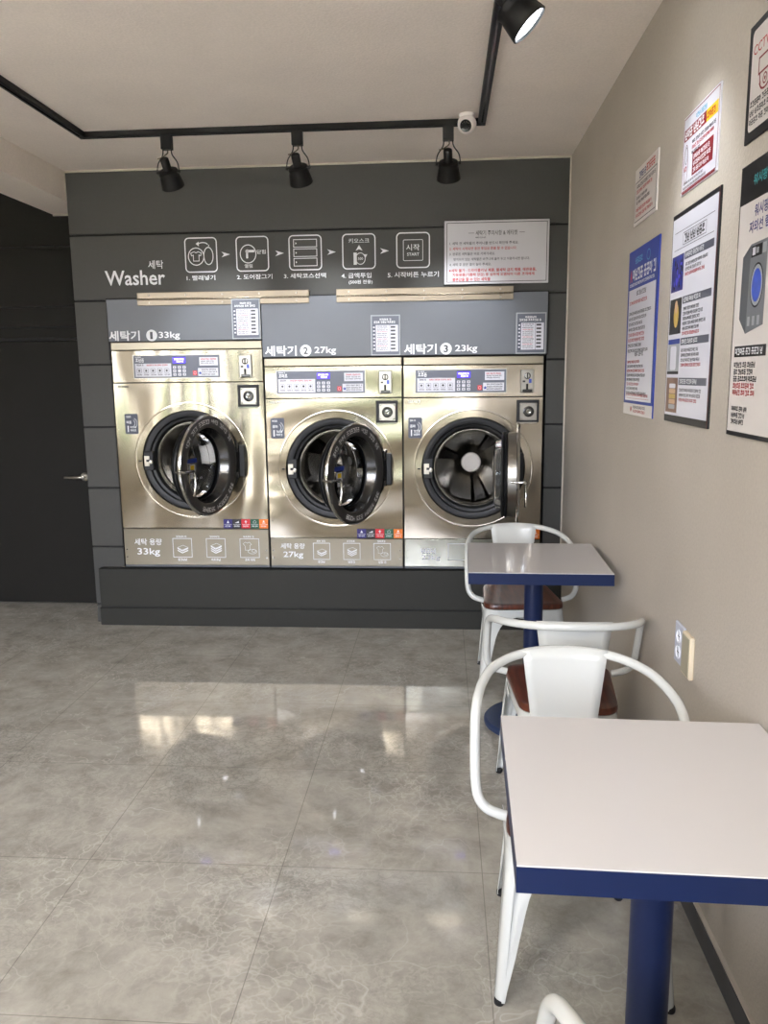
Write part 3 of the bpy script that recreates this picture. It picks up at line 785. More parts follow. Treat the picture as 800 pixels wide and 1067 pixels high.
        for k in range(3):
            tx.build('lettering' if k == 0 else 'kick_pictogram', t); tx = Draw(Mp, .0014)
            ix = -w/2+.255+k*.177; tx.line([(ix, .052), (ix+.096, .052), (ix+.096, .148), (ix, .148)], .003, 'paper', True)
    tx.build('kick_pictogram', t); tx = Draw(Mp, .0014)
    tx.greek(-w/2+.028, zl-.026, -w/2+.105, zl-.016, 'grey_ink' if w > .8 else 'white_ink', fill=.55)
    tx.build('maker_lettering', t)
    return t

washer(-2.562, -1.685, .354, 1.660, 1.432, .586, .985, -2.124, 'steel_streaky', 73, -1.839, '33kg', 'tall stainless steel washer marked 33kg, leftmost and largest of the three, round door ajar', rr=25)
washer(-1.682, -.902, .354, 1.560, 1.336, .531, .935, -1.283, 'steel_wavy', 62, -.998, '27kg', 'stainless steel washer marked 27kg in the middle, round door swung half open')
washer(-.899, -.122, .354, 1.558, 1.334, .531, .935, -.506, 'steel_calm', 85, -.262, '23kg', 'stainless steel washer under the number 3, next to the right wall, door fully open', film=True, rr=10)

# ------------------------------------------------------------------ wall lettering, hinges, price lists, notice
MF = frameM((0, -.0305, 0), (1, 0, 0), (0, 0, 1))   # fascia
MW = frameM((0, 0, 0), (1, 0, 0), (0, 0, 1))        # wall
def hinge(x0, x1, label):
    t = thing('piano_hinge', label, 'hinge', ((x0+x1)/2, -.031, 1.893), 0, 'long hinges over the fascia')
    hw = (x1-x0)/2
    MB().box(-hw, hw, -.006, .001, -.034, -.004, 'brass_steel', bev=.0015).build('lower_leaf', t)
    MB().box(-hw, hw, -.006, .031, .004, .037, 'brass_steel', bev=.0015).build('upper_leaf', t)
    b = MB(); k = 0; x = -hw
    while x < hw-.001:
        b.tube([(x, -.007, 0), (min(x+.024, hw), -.007, 0)], .0052, 'brass_steel', n=10); x += .026
    b.build('knuckles', t)
    n = 5
    for i in range(n):
        for z in (-.020, .021): MB().lathe([(0, .003), (.004, .0025), (.0055, 0)], 'satin_steel', frameM((-hw+.07+i*(2*hw-.14)/(n-1), -.006, z), (1, 0, 0), (0, 0, 1)), 10).build('screw', t)
hinge(-2.387, -1.414, 'long stainless hinge strip over the 33kg washer, the left one')
hinge(-1.262, -.296, 'long stainless hinge strip below the white notice, the right one')

def decal(name, label, cat, draw, group=None):
    o = draw.build(name); return tag(o, label, cat, group)
d = Draw(MW, .001); d.text('Washer', -2.578, 1.975, -2.232, 2.056, 'white_ink', .014); d.text('세탁', -2.325, 2.062, -2.238, 2.108, 'white_ink', .004)
decal('wall_lettering', 'white Washer lettering on the dark wall left of the pictograms', 'lettering', d)
icons = []
def icon(i, label, fn, cap):
    cx = (-2.020, -1.730, -1.434, -1.137, -.840)[i]; z0, z1 = 2.040, 2.222
    d = Draw(MW, .001); d.rrect(cx-.089, z0, cx+.089, z1, .022, .0062, 'white_ink'); fn(d, cx, (z0+z1)/2)
    for s_, x0, x1, zz0, zz1 in cap: d.text(s_, x0, zz0, x1, zz1, 'white_ink', .014)
    decal('pictogram', label, 'pictogram', d, 'instruction pictograms on the dark wall')
w_ = 'white_ink'
def ic1(d, c, z):
    d.ring(c-.028, z-.008, .044, .046, .005, w_); d.ring(c+.042, z-.006, .026, .046, .005, w_)
    s = [(-.03, .018), (-.012, .026), (0, .02), (.012, .026), (.03, .018), (.026, .004), (.016, .008), (.016, -.024), (-.016, -.024), (-.016, .008), (-.026, .004)]
    d.line([(c-.028+x, z-.008+y) for x, y in s], .0038, w_, True)
    d.ring(c+.012, z+.050, .03, .016, .005, w_, 16, radians(20), radians(165)); d.ring(c+.012, z+.05, .034, .012, .005, w_, 10, radians(-20), radians(15)); d.poly([(c-.028, z+.060), (c-.010, z+.072), (c-.010, z+.046)], w_)
def ic2(d, c, z):
    d.ring(c-.024, z, .044, .048, .005, w_); d.rrect(c-.036, z+.008, c+.012, z+.021, .005, 0, w_, fill=True); d.rrect(c-.036, z-.024, c-.024, z+.015, .004, 0, w_, fill=True); d.dot(c-.029, z+.014, .010, w_)
    d.text('닫힘', c+.026, z-.001, c+.075, z+.021, w_, .01); d.text('열림', c-.046, z-.074, c-.002, z-.054, w_, .01)
def ic3(d, c, z):
    for k in (-1, 0, 1):
        zz = z+k*.050; d.line([(c-.064, zz-.020), (c+.064, zz-.020), (c+.064, zz+.020), (c-.064, zz+.020)], .0038, w_, True); d.poly([(c-.054, zz-.006), (c-.046, zz), (c-.054, zz+.006)], w_)
def ic4(d, c, z):
    d.text('키오스크', c-.056, z+.044, c+.058, z+.069, w_, .006)
    d.poly([(c-.018, z+.004), (c, z+.012), (c+.020, z+.004), (c+.001, z+.034)], w_); d.quad(c-.030, z-.070, c-.012, z-.006, w_)
    d.ring(c+.008, z-.038, .026, .030, .004, w_, 24); d.text('500', c-.006, z-.045, c+.022, z-.031, w_, .01); d.poly([(c+.022, z-.016), (c+.046, z-.016), (c+.036, z-.034)], w_)
def ic5(d, c, z):
    d.rrect(c-.053, z-.054, c+.053, z+.055, .006, .003, w_); d.text('시작', c-.038, z-.002, c+.036, z+.032, w_, .006); d.text('START', c-.033, z-.029, c+.033, z-.013, w_, .01)
icon(0, 'white pictogram 1 of a shirt and open drum door, captioned for loading', ic1, [('1. 빨래넣기', -2.108, -1.945, 1.995, 2.022)])
icon(1, 'white pictogram 2 of a door handle turned inside a circle', ic2, [('2. 도어잠그기', -1.822, -1.622, 1.995, 2.022)])
icon(2, 'white pictogram 3 of three stacked course bars in a rounded square', ic3, [('3. 세탁코스선택', -1.557, -1.322, 1.995, 2.022)])
icon(3, 'white pictogram 4 of a coin going into a kiosk, arrow above', ic4, [('4. 금액투입', -1.236, -1.070, 1.990, 2.018), ('(500원 전용)', -1.196, -1.064, 1.956, 1.980)])
icon(4, 'white pictogram 5 of a start button square, last before the white notice', ic5, [('5. 시작버튼 누르기', -.980, -.700, 1.988, 2.018)])
for k, (ax, who) in enumerate(((-1.880, 'between pictograms 1 and 2'), (-1.577, 'between pictograms 2 and 3'), (-1.288, 'between pictograms 3 and 4'), (-.996, 'between pictograms 4 and 5'))):
    d = Draw(MW, .001); d.poly([(ax-.024, 2.131-.015), (ax-.010, 2.131), (ax-.024, 2.131+.015), (ax+.024, 2.131)], w_)
    decal('arrow_decal', 'small white arrowhead on the dark wall '+who, 'arrow', d, 'arrowheads between the pictograms')
for x, z, num, kg, nx, kx in ((-2.566, 1.672, '1', '33kg', -2.317, -2.276), (-1.672, 1.577, '2', '27kg', -1.441, -1.392), (-.891, 1.577, '3', '23kg', -.660, -.610)):
    d = Draw(MF, .001); d.text('세탁기', x, z-.004, x+.180, z+.052, w_, .024); d.dot(nx, z+.024, .032, w_)
    d.text(num, nx-(.009 if num == '1' else .012), z+.004, nx+(.006 if num == '1' else .012), z+.044, 'fascia_dark', .03, h=.0006); d.text(kg, kx, z-.002, kx+.122, z+.044, w_, .018)
    decal('number_lettering', 'white Korean lettering with number %s and %s on the grey fascia' % (num, kg), 'lettering', d, 'machine numbers on the fascia')
def price(x0, z0, who):
    M = frameM((x0, -.0305, z0), (1, 0, 0), (0, 0, 1)); w, h = .163, .220
    d = Draw(M, .004)
    d.box(0, w, 0, h, 0, .009, 'photo_grey', M, bev=.001); d.h = .009
    d.quad(.007, .007, w-.007, h-.007, 'panel_slate', .0003)
    d.greek(.05, h-.030, .115, h-.020, w_, .0006, cell=.012); d.greek(.018, h-.045, w-.02, h-.034, w_, .0006, cell=.011)
    d.quad(.010, .022, .026, h-.055, 'slate_label', .0005); d.quad(.028, .022, .104, h-.055, 'paper', .0006); d.quad(.106, .022, .150, h-.055, 'paper', .0006)
    for k in range(7):
        zz = .028+k*.0195; d.quad(.013, zz+.004, .023, zz+.012, 'paper', .0008); d.greek(.034, zz+.010, .098, zz+.016, 'grey_ink', .0008); d.greek(.036, zz+.001, .092, zz+.006, 'red_ink' if k % 2 else 'grey_ink', .0008, fill=.5)
        d.quad(.110, zz+.004, .136, zz+.014, 'grey_ink', .0008)
    decal('price_list', who, 'sign', d, 'price lists on the fascia')
price(-1.852, 1.668, 'small grey price list in a silver frame above the 33kg washer')
price(-1.074, 1.568, 'small grey price list in a silver frame between the machine numbers 2 and 3')
price(-.280, 1.568, 'small grey price list in a silver frame at the right end, beneath the white notice')

M = frameM((-.670, -.0005, 1.944), (1, 0, 0), (0, 0, 1)); d = Draw(M, .024); w, h = .560, .330
d.box(0, w, 0, h, .018, .024, 'paper_notice', M, bev=.0015)
for (a, b_) in ((.03, .03), (w-.03, .03), (.03, h-.03), (w-.03, h-.03)): d.box(a-.012, a+.012, b_-.012, b_+.012, 0, .018, 'chrome', M)
d.line([(.014, .012), (w-.012, .012), (w-.012, h-.012), (.014, h-.012)], .003, 'black_ink', True, .0004)
d.text('세탁기 주의사항 & 에티켓', .168, h-.078, .390, h-.052, 'black_ink', .004, .0004); d.quad(.13, h-.066, .160, h-.064, 'black_ink', .0004); d.quad(.40, h-.066, .43, h-.064, 'black_ink', .0004)
d.greek(.168, h-.092, .225, h-.085, 'grey_ink', .0004)
L = [('1. 세탁 전 세탁물의 주머니를 반드시 확인해 주세요.', .370, 'dark_grey_ink', .016, 0), ('2. 세탁이 시작되면 동전 투입금 환불 할 수 없습니다.', .360, 'red_ink', .016, 0), ('3. 완료된 세탁물은 바로 가져가세요.', .245, 'dark_grey_ink', .016, 0), ('방치되어 있는 세탁물은 바구니에 옮겨 두고 이용하시면 됩니다.', .430, 'dark_grey_ink', .015, .022), ('4. 세탁 후 문은 열어 놓아 주세요.', .225, 'dark_grey_ink', .016, 0)]
for i, (s_, lw, mt, sz, ind) in enumerate(L): d.text(s_, .028+ind, h-.125-i*.0275, .028+lw, h-.125-i*.0275+sz, mt, .012, .0004)
L = [('※세탁 불가 : 드라이클리닝 제품, 물세탁 금지 제품, 애완용품,', .022, .490), ('자동용품(기름때 장갑) 등 심하게 오염되어 다른 고객에게', .040, .480), ('불편감을 줄 수 있는 세탁물', .040, .245)]
for i, (s_, a, b_) in enumerate(L): d.text(s_, a+.004, h-.268-i*.0235, b_+.004, h-.268-i*.0235+.019, 'red_ink', .022, .0004)
decal('notice_board', 'white laundry notice with black border and red bottom lines, beside the pictograms', 'sign', d)

# ------------------------------------------------------------------ posters on the right wall
def poster(y_left, z0, w, h, thick=.005):
    M = frameM((.0006, y_left, z0), (0, -1, 0), (0, 0, 1)); return M, Draw(M, thick)
def ptag(d, label): decal('poster', label, 'poster', d)
# 1 small far
M, d = poster(-1.518, 1.966, .302, .188); w, h = .302, .188
d.box(0, w, 0, h, 0, .005, 'paper_warm', M, bev=.001); d.greek(.06, h-.038, .15, h-.018, 'blue_ink', .0004); d.greek(.155, h-.036, .28, h-.014, 'red_ink', .0004, fill=.9)
d.line([(.012, .012), (w-.012, .012), (w-.012, h-.046), (.012, h-.046)], .0025, 'black_ink', True, .0004)
d.para(.03, .28, h-.056, 2, .017, .011, ['black_ink', 'red_ink'], .0004, .2); d.para(.03, .25, h-.094, 2, .016, .010, 'black_ink', .0004); d.para(.03, .26, h-.134, 2, .018, .011, 'red_ink', .0004)
ptag(d, 'small white poster with black box outline, farthest of the upper posters')
# 2 red band
M, d = poster(-2.089, 1.949, .300, .206); w, h = .300, .206
d.box(0, w, 0, h, 0, .005, 'paper', M, bev=.001); d.line([(.006, .008), (w-.006, .008), (w-.006, h-.006), (.006, h-.006)], .0025, 'dark_red_ink', True, .0004)
d.quad(.012, .002, w-.012, .006, 'dark_red_ink', .0005)
d.greek(.11, h-.030, .20, h-.018, 'cyan_ink', .0004); d.quad(.012, h-.066, .20, h-.036, 'dark_red_ink', .0004); d.greek(.018, h-.062, .195, h-.040, w_, .0007); d.quad(.20, h-.066, w-.012, h-.036, 'yellow_ink', .0004); d.greek(.206, h-.060, w-.018, h-.044, 'red_ink', .0007)
d.ring(.036, .078, .018, .050, .002, 'dark_red_ink', 30, h=.0004); d.ring(.036, .1, .010, .022, .002, 'grey_ink', 20, h=.0004); d.greek(.022, .06, .052, .072, 'red_ink', .0006)
d.para(.085, .28, h-.078, 2, .014, .009, ['black_ink', 'red_ink'], .0004, .1); d.para(.085, .2, h-.106, 1, .014, .009, 'black_ink', .0004)
d.quad(.095, .035, .265, .094, 'dark_red_ink', .0004); d.para(.105, .255, .086, 3, .017, .011, w_, .0007, .15); d.para(.02, .28, .030, 2, .011, .006, 'grey_ink', .0004)
ptag(d, 'white poster with dark red title band and yellow corner, lit by a spotlight')
# 3 blue
M, d = poster(-1.472, 1.312, .412, .572); w, h = .412, .572
d.box(0, w, 0, h, 0, .005, 'royal_ink', M, bev=.001); d.quad(.022, .050, w-.022, h-.135, 'paper', .0004); d.quad(0, 0, w, .040, 'paper_warm', .0004)
d.greek(.10, h-.050, .2, h-.030, 'cyan_ink', .0004); d.ring(.28, h-.042, .022, .016, .003, 'cyan_ink', 16, h=.0004); d.text('A', .030, h-.108, .062, h-.066, 'red_label', .03, .0006); d.greek(.070, h-.105, .385, h-.068, w_, .0004, cell=.036, fill=.9); d.para(.03, .38, h-.114, 1, .014, .010, w_, .0004, .05)
d.greek(.135, h-.160, .275, h-.145, 'grey_ink', .0007); d.greek(.145, .205, .265, .220, 'grey_ink', .0007)
d.para(.036, .36, h-.176, 10, .0185, .0105, ['red_ink', None, 'black_ink', 'grey_ink', 'grey_ink', 'black_ink', 'red_ink', 'red_ink', 'black_ink', 'black_ink'], .0007, .5)
d.para(.036, .36, .190, 8, .0155, .0095, ['red_ink', 'grey_ink', 'red_ink', 'black_ink', 'black_ink', 'red_ink', 'black_ink', 'black_ink'], .0007, .5)
d.quad(.05, .058, w-.05, .059, 'red_ink', .0007); d.para(.036, .37, .075, 1, .012, .009, 'red_ink', .0007, .05); d.dot(.12, .020, .009, 'red_ink', h=.0007); d.para(.15, .33, .033, 2, .014, .009, ['grey_ink', 'red_ink'], .0007, .1)
ptag(d, 'tall blue bordered poster of dense small text, farthest of the lower posters')
# 4 white with four photos
M, d = poster(-2.030, 1.316, .404, .590); w, h = .404, .590
d.box(0, w, 0, h, 0, .006, 'black_ink', M, bev=.001); d.h = .006; d.quad(.006, .020, w-.010, h-.014, 'paper', .0004); d.quad(w-.006, .0, w-.004, h, 'dark_red_ink', .0005)
d.quad(.03, h-.055, w-.03, h-.0535, 'grey_ink', .0008); d.quad(.03, h-.103, w-.03, h-.1015, 'grey_ink', .0008); d.line([(.11, h-.095), (.31, h-.095), (.31, h-.063), (.11, h-.063)], .0015, 'black_ink', True, .0008); d.greek(.125, h-.090, .30, h-.068, 'black_ink', .0009, fill=.9)
tops = [h-.118, h-.238, h-.352, h-.462]
for k, tp in enumerate(tops):
    x0_, x1_, y0_, y1_ = .014, .128, tp-.100, tp
    d.quad(x0_, y0_, x1_, y1_, ('photo_blue', 'photo_dark', 'photo_grey', 'photo_brown')[k], .0008)
    if k == 0:
        for q in range(46): d.dot(R.uniform(x0_+.012, x1_-.012), R.uniform(y0_+.012, y1_-.012), R.uniform(.004, .011), R.choice(('navy_label', 'lcd_blue', 'black_ink', 'royal_ink')), R.uniform(.004, .012), 8, h=.0012+q*.00001)
    if k == 1: d.dot(.080, tp-.048, .024, 'photo_gold', .034, h=.0012); d.dot(.078, tp-.024, .014, 'photo_tan', .018, h=.0014)
    if k == 2: d.quad(x0_, y1_-.014, x1_, y1_, 'royal_ink', .001); d.quad(x0_, y0_, x1_, y0_+.008, 'black_ink', .001); d.rrect(.04, y0_+.012, .10, y1_-.02, .01, 0, 'paper', .001, True)
    if k == 3:
        for q in range(5): d.rrect(.045, y0_+.010+q*.015, .108, y0_+.023+q*.015, .005, 0, ('photo_grey', 'photo_tan', 'photo_gold', 'photo_brown', 'paper')[q] if q != 3 else 'photo_tan', .001, True)
    d.quad(.135, tp-.020, w-.025, tp, 'slate_label', .0008); d.greek(.145, tp-.016, .30, tp-.004, w_, .0012)
    rows = (3, 6, 4, 3)[k]; d.para(.145, .345, tp-.030, rows, .0135, .0085, ['grey_ink']*(rows-1)+['red_ink'], .0008, .3)
ptag(d, 'tall white poster with four pictures down its left side, dark edge')
# 5 camera notice
M, d = poster(-2.571, 1.956, .360, .242); w, h = .360, .242
d.box(0, w, 0, h, 0, .006, 'black_ink', M, bev=.001); d.h = .006; d.rrect(.020, .020, w-.020, h-.016, .012, 0, 'paper_warm', .0004, True)
d.text('CCTV 녹화중', .030, .172, .215, .198, 'red_ink', .006, .0008)
d.line([(.065, .127), (.200, .127), (.200, .159), (.065, .159)], .0042, 'dark_red_ink', True, .0008)
d.line([(.072, .127), (.075, .108)]+[(.102+.027*cos(a), .108+.018*sin(a)) for a in [pi+i*pi/8 for i in range(9)]]+[(.132, .127)], .0042, 'dark_red_ink', False, .0008); d.ring(.102, .109, .010, .010, .003, 'dark_red_ink', 20, h=.0008); d.dot(.102, .109, .004, 'dark_red_ink', h=.0008)
d.para(.026, .33, .082, 3, .0185, .012, 'black_ink', .0008, .1)
ptag(d, 'black framed camera notice with red lettering at the top right edge')
# 6 machine poster
M, d = poster(-2.573, 1.314, .410, .594); w, h = .410, .594
d.box(0, w, 0, h, 0, .006, 'paper_warm', M, bev=.001); d.h = .006; d.quad(0, h-.083, w, h, 'black_ink', .0004); d.quad(0, 0, w, .010, 'black_ink', .0004); d.quad(0, 0, .004, h, 'black_ink', .0005)
d.text('워시팡', .076, .541, .150, .564, 'teal_ink', .012, .0008)
d.text('워시팡은', .092, .474, .192, .500, 'blue_ink', .014, .0008); d.text('자외선 램프', .067, .442, .205, .467, 'blue_ink', .014, .0008)
# pictured washer
d.poly([(.039, .262), (.081, .228), (.086, .418), (.041, .396)], 'photo_steel_dark', .0008); d.poly([(.081, .228), (.178, .243), (.178, .419), (.086, .418)], 'photo_steel', .0008)
d.poly([(.041, .396), (.086, .418), (.178, .419), (.135, .412)], 'photo_grey', .0007); d.quad(.090, .389, .150, .413, 'black_ink', .0012); d.quad(.097, .393, .114, .409, 'paper', .0014); d.quad(.118, .395, .132, .407, 'photo_grey', .0014); d.quad(.154, .391, .174, .412, 'photo_grey', .0014)
d.dot(.131, .328, .036, 'black_ink', .047, h=.0012); d.dot(.131, .328, .033, 'photo_grey', .043, h=.0014); d.dot(.131, .328, .026, 'photo_lens', .035, h=.0016)
for k in range(3): d.quad(.090+k*.027, .244, .104+k*.027, .264, 'photo_grey', .0012)
d.quad(.023, .178, .205, .202, 'black_ink', .0008); d.greek(.030, .183, .200, .197, w_, .0012, fill=.9)
d.para(.026, .170, .166, 3, .0155, .0115, 'black_ink', .0008, .2); d.para(.026, .160, .1195, 2, .0155, .0115, 'red_ink', .0008, .08); d.para(.026, .125, .067, 3, .0145, .0105, 'black_ink', .0008, .2)
d.poly([(.255, .02), (.40, .02), (.40, .20), (.255, .20)], 'photo_steel', .0008)
ptag(d, 'large poster with black header and a picture of a washer, at the right edge')

# ------------------------------------------------------------------ wall outlets
Mo = frameM((0, -2.264, .641), (0, -1, 0), (0, 0, 1))
o = thing('wall_outlet', 'grey double wall socket plate above the chair, the left plate', 'outlet', M=Mo)
MB().box(0, .080, 0, .118, 0, .008, 'outlet_grey', bev=.003).build('plate', o)
for zc in (.036, .082):
    s_ = MB(); s_.lathe([(.020, .0082), (.019, .0105), (.017, .0105), (.016, .0084), (0, .0084)], 'outlet_white', Matrix.Translation((.040, zc, 0)), 28)
    for q in (-.006, .006): s_.lathe([(.0024, .0086), (.0022, .0092), (0, .0092)], 'black_gloss', Matrix.Translation((.040+q, zc, 0)), 10)
    s_.build('socket', o)
Mo = frameM((0, -2.350, .636), (0, -1, 0), (0, 0, 1))
o = thing('wall_switch_box', 'thick cream wall box with olive face beside the grey socket plate', 'switch box', M=Mo)
MB().box(0, .074, 0, .120, 0, .013, 'outlet_cream', bev=.003).build('box_body', o)
MB().box(.004, .066, .006, .114, .013, .0145, 'outlet_face', bev=.0007).build('face_plate', o)

# ------------------------------------------------------------------ ceiling track, spotlights, camera dome
tr = thing('lighting_track', 'black U-shaped ceiling track carrying the spotlights', 'light track', (-1.43, -.67, H))
def trk(x0, x1, y0, y1, nm):
    b = MB(); b.box(x0, x1, y0, y1, -.026, 0, 'black_metal', bev=.002)
    if x1-x0 > y1-y0: b.box(x0+.02, x1-.02, (y0+y1)/2-.004, (y0+y1)/2+.004, -.0275, -.0255, 'black_gloss')
    else: b.box((x0+x1)/2-.004, (x0+x1)/2+.004, y0+.02, y1-.02, -.0275, -.0255, 'black_gloss')
    b.build(nm, tr)
trk(-.945, .943, -.017, .017, 'track_rail'); trk(-.945, -.911, -5.2, -.018, 'track_rail'); trk(.909, .943, -5.2, -.018, 'track_rail')

def spot(x, y, target, label, lit, power, head=1., parts=None, roll=0):
    t = thing('track_spotlight', label, 'spotlight', (x, y, H-.026), 0, 'spotlights on the ceiling track')
    MB().box(-.025, .025, -.017, .017, -.062, 0, 'black_metal', bev=.002).build('adapter', t)
    P = Vector((0, 0, -.158)); A = (Vector(target)-(Vector((x, y, H-.026))+P)).normalized()
    side = A.cross(Vector((0, 0, 1))).normalized(); up = side.cross(A)
    Ml = Matrix.Identity(4)
    for i in range(3): Ml[i][0] = side[i]; Ml[i][1] = up[i]; Ml[i][2] = A[i]; Ml[i][3] = P[i]
    he = bpy.data.objects.new('lamp_head', None); COL.objects.link(he); he.parent = t; he.matrix_local = Ml; he.empty_display_size = .02
    b = MB()
    b.lathe([(0, -.062), (.017, -.062), (.020, -.058), (.020, -.010), (.024, -.006), (.044, -.004), (.047, .004), (.044, .014), (.047, .022), (.053, .058), (.055, .072), (.050, .074), (.048, .066)], 'black_metal', None, 32)
    b.build('shade', he)
    b = MB(); 
    for sgn in (-1, 1): b.lathe([(.007, 0), (.007, .012), (0, .013)], 'black_metal', frameM((sgn*.046, 0, .002), (0, 1, 0) if sgn > 0 else (0, -1, 0), (0, 0, 1)), 14)
    b.build('knob', he)
    b = MB(); b.lathe([(.048, .066), (.03, .069), (0, .070)], lit, None, 28); b.build('lens', he)
    y_ = MB(); 
    for sgn in (-1, 1):
        e = P+side*(sgn*.056)
        y_.tube(catmull([(sgn*.020*side.x, sgn*.020*side.y, -.058), (sgn*.024*side.x, sgn*.024*side.y, -.085), (e.x*.85, e.y*.85, -.120), tuple(e)], 6), .0028, 'black_metal', n=8)
    y_.build('yoke', t)
    c_ = MB(); q = P-A*.060
    c_.tube(catmull([(.002, -.004, -.060), (.004, -.010, -.080), (-.022, -.018, -.100), (-.040, -.016, -.104), (-.012, -.006, -.098), tuple(q)], 6), .003, 'wire_grey', n=8)
    c_.build('cable', t)
    L = bpy.data.lights.new('spot_beam', 'SPOT'); L.energy = power; L.spot_size = radians(62); L.spot_blend = .9; L.shadow_soft_size = .04; L.color = (.90, .94, 1.)
    lo = bpy.data.objects.new('spot_beam', L); COL.objects.link(lo); lo.parent = t
    lo.matrix_local = Matrix.Translation(P+A*.085) @ A.to_track_quat('-Z', 'Y').to_matrix().to_4x4()
    return t
spot(-1.958, -.67, (-1.87, 0.0, 1.55), 'black track spotlight nearest the left corner of the track', 'lamp_glass_dim', 19)
spot(-1.345, -.67, (-1.25, 0.0, 1.55), 'black track spotlight in the middle of the far rail', 'lamp_glass_dim', 19)
spot(-.654, -.67, (-.61, 0.0, 1.55), 'black track spotlight beside the white camera dome', 'lamp_glass_dim', 19)
spot(-.502, -2.23, (0.0, -2.27, 1.88), 'black spotlight with glowing lens near the top edge, aimed at the right wall', 'lamp_glass', 8)
t = thing('security_camera', 'small white dome camera on the ceiling beside the right track corner', 'camera', (-.572, -.745, H))
b = MB(); b.lathe([(0, 0), (.034, 0), (.036, -.006), (.032, -.014), (.030, -.016)], 'dome_white', None, 28); b.build('mount', t)
look = Vector((-.25, -1, -.55)).normalized(); sd = look.cross(Vector((0, 0, 1))).normalized(); up = sd.cross(look)
Mc_ = Matrix.Identity(4)
for i in range(3): Mc_[i][0] = sd[i]; Mc_[i][1] = up[i]; Mc_[i][2] = look[i]; Mc_[i][3] = (0, 0, -.042)[i]
b = MB(); b.lathe([(0, -.043), (.020, -.038), (.035, -.024), (.0425, 0), (.039, .015), (.032, .026), (.026, .030)], 'dome_white', Mc_, 32); b.build('ball', t)
b = MB(); b.lathe([(.026, .029), (.024, .032), (.020, .030), (0, .030)], 'black_gloss', Mc_, 28); b.lathe([(.010, .031), (.010, .038), (.006, .038), (0, .034)], 'black_metal', Mc_, 20)
for k in range(10): b.lathe([(.0022, .031), (0, .033)], 'chrome', Mc_ @ Matrix.Translation((.016*cos(k*pi/5), .016*sin(k*pi/5), 0)), 8)
b.build('camera_lens', t)

# ------------------------------------------------------------------ tables
def table(cx, cy, rz, label, w=.54, dp=.54, zt=.722):
    t = thing('cafe_table', label, 'table', (cx, cy, 0), rz, 'square cafe tables along the right wall')
    MB().box(-w/2+.0005, w/2-.0005, -dp/2+.0005, dp/2-.0005, zt-.003, zt, 'laminate', bev=.001).build('tabletop', t)
    e = MB(); k = .0025
    e.box(-w/2, w/2, -dp/2, -dp/2+k, zt-.046, zt-.003, 'navy_paint'); e.box(-w/2, w/2, dp/2-k, dp/2, zt-.046, zt-.003, 'navy_paint')
    e.box(-w/2, -w/2+k, -dp/2+k, dp/2-k, zt-.046, zt-.003, 'navy_paint'); e.box(w/2-k, w/2, -dp/2+k, dp/2-k, zt-.046, zt-.003, 'navy_paint')
    e.box(-w/2+k, w/2-k, -dp/2+k, dp/2-k, zt-.045, zt-.003, 'navy_paint')
    e.build('edge_band', t)
    p = MB(); p.box(-.14, .14, -.14, .14, zt-.051, zt-.046, 'navy_base', bev=.002); p.build('mounting_plate', t)
    c = MB(); c.lathe([(.045, zt-.051), (.045, zt-.06), (.0385, zt-.064), (.0385, .05), (.052, .046), (.056, .036)], 'navy_paint', None, 40); c.build('column', t)
    b = MB(); b.lathe([(.0, .0), (.190, .0), (.197, .006), (.197, .020), (.188, .030), (.150, .034), (.056, .038), (.0, .038)], 'navy_base', None, 56); b.build('base', t)
    return t
table(-.2825, -3.139, -.026, 'white topped square table with navy edge, the large one nearest the viewer', .546, .545)
table(-.302, -1.313, -.022, 'white topped square table with navy edge farther back, below the 23kg washer', .541, .543)

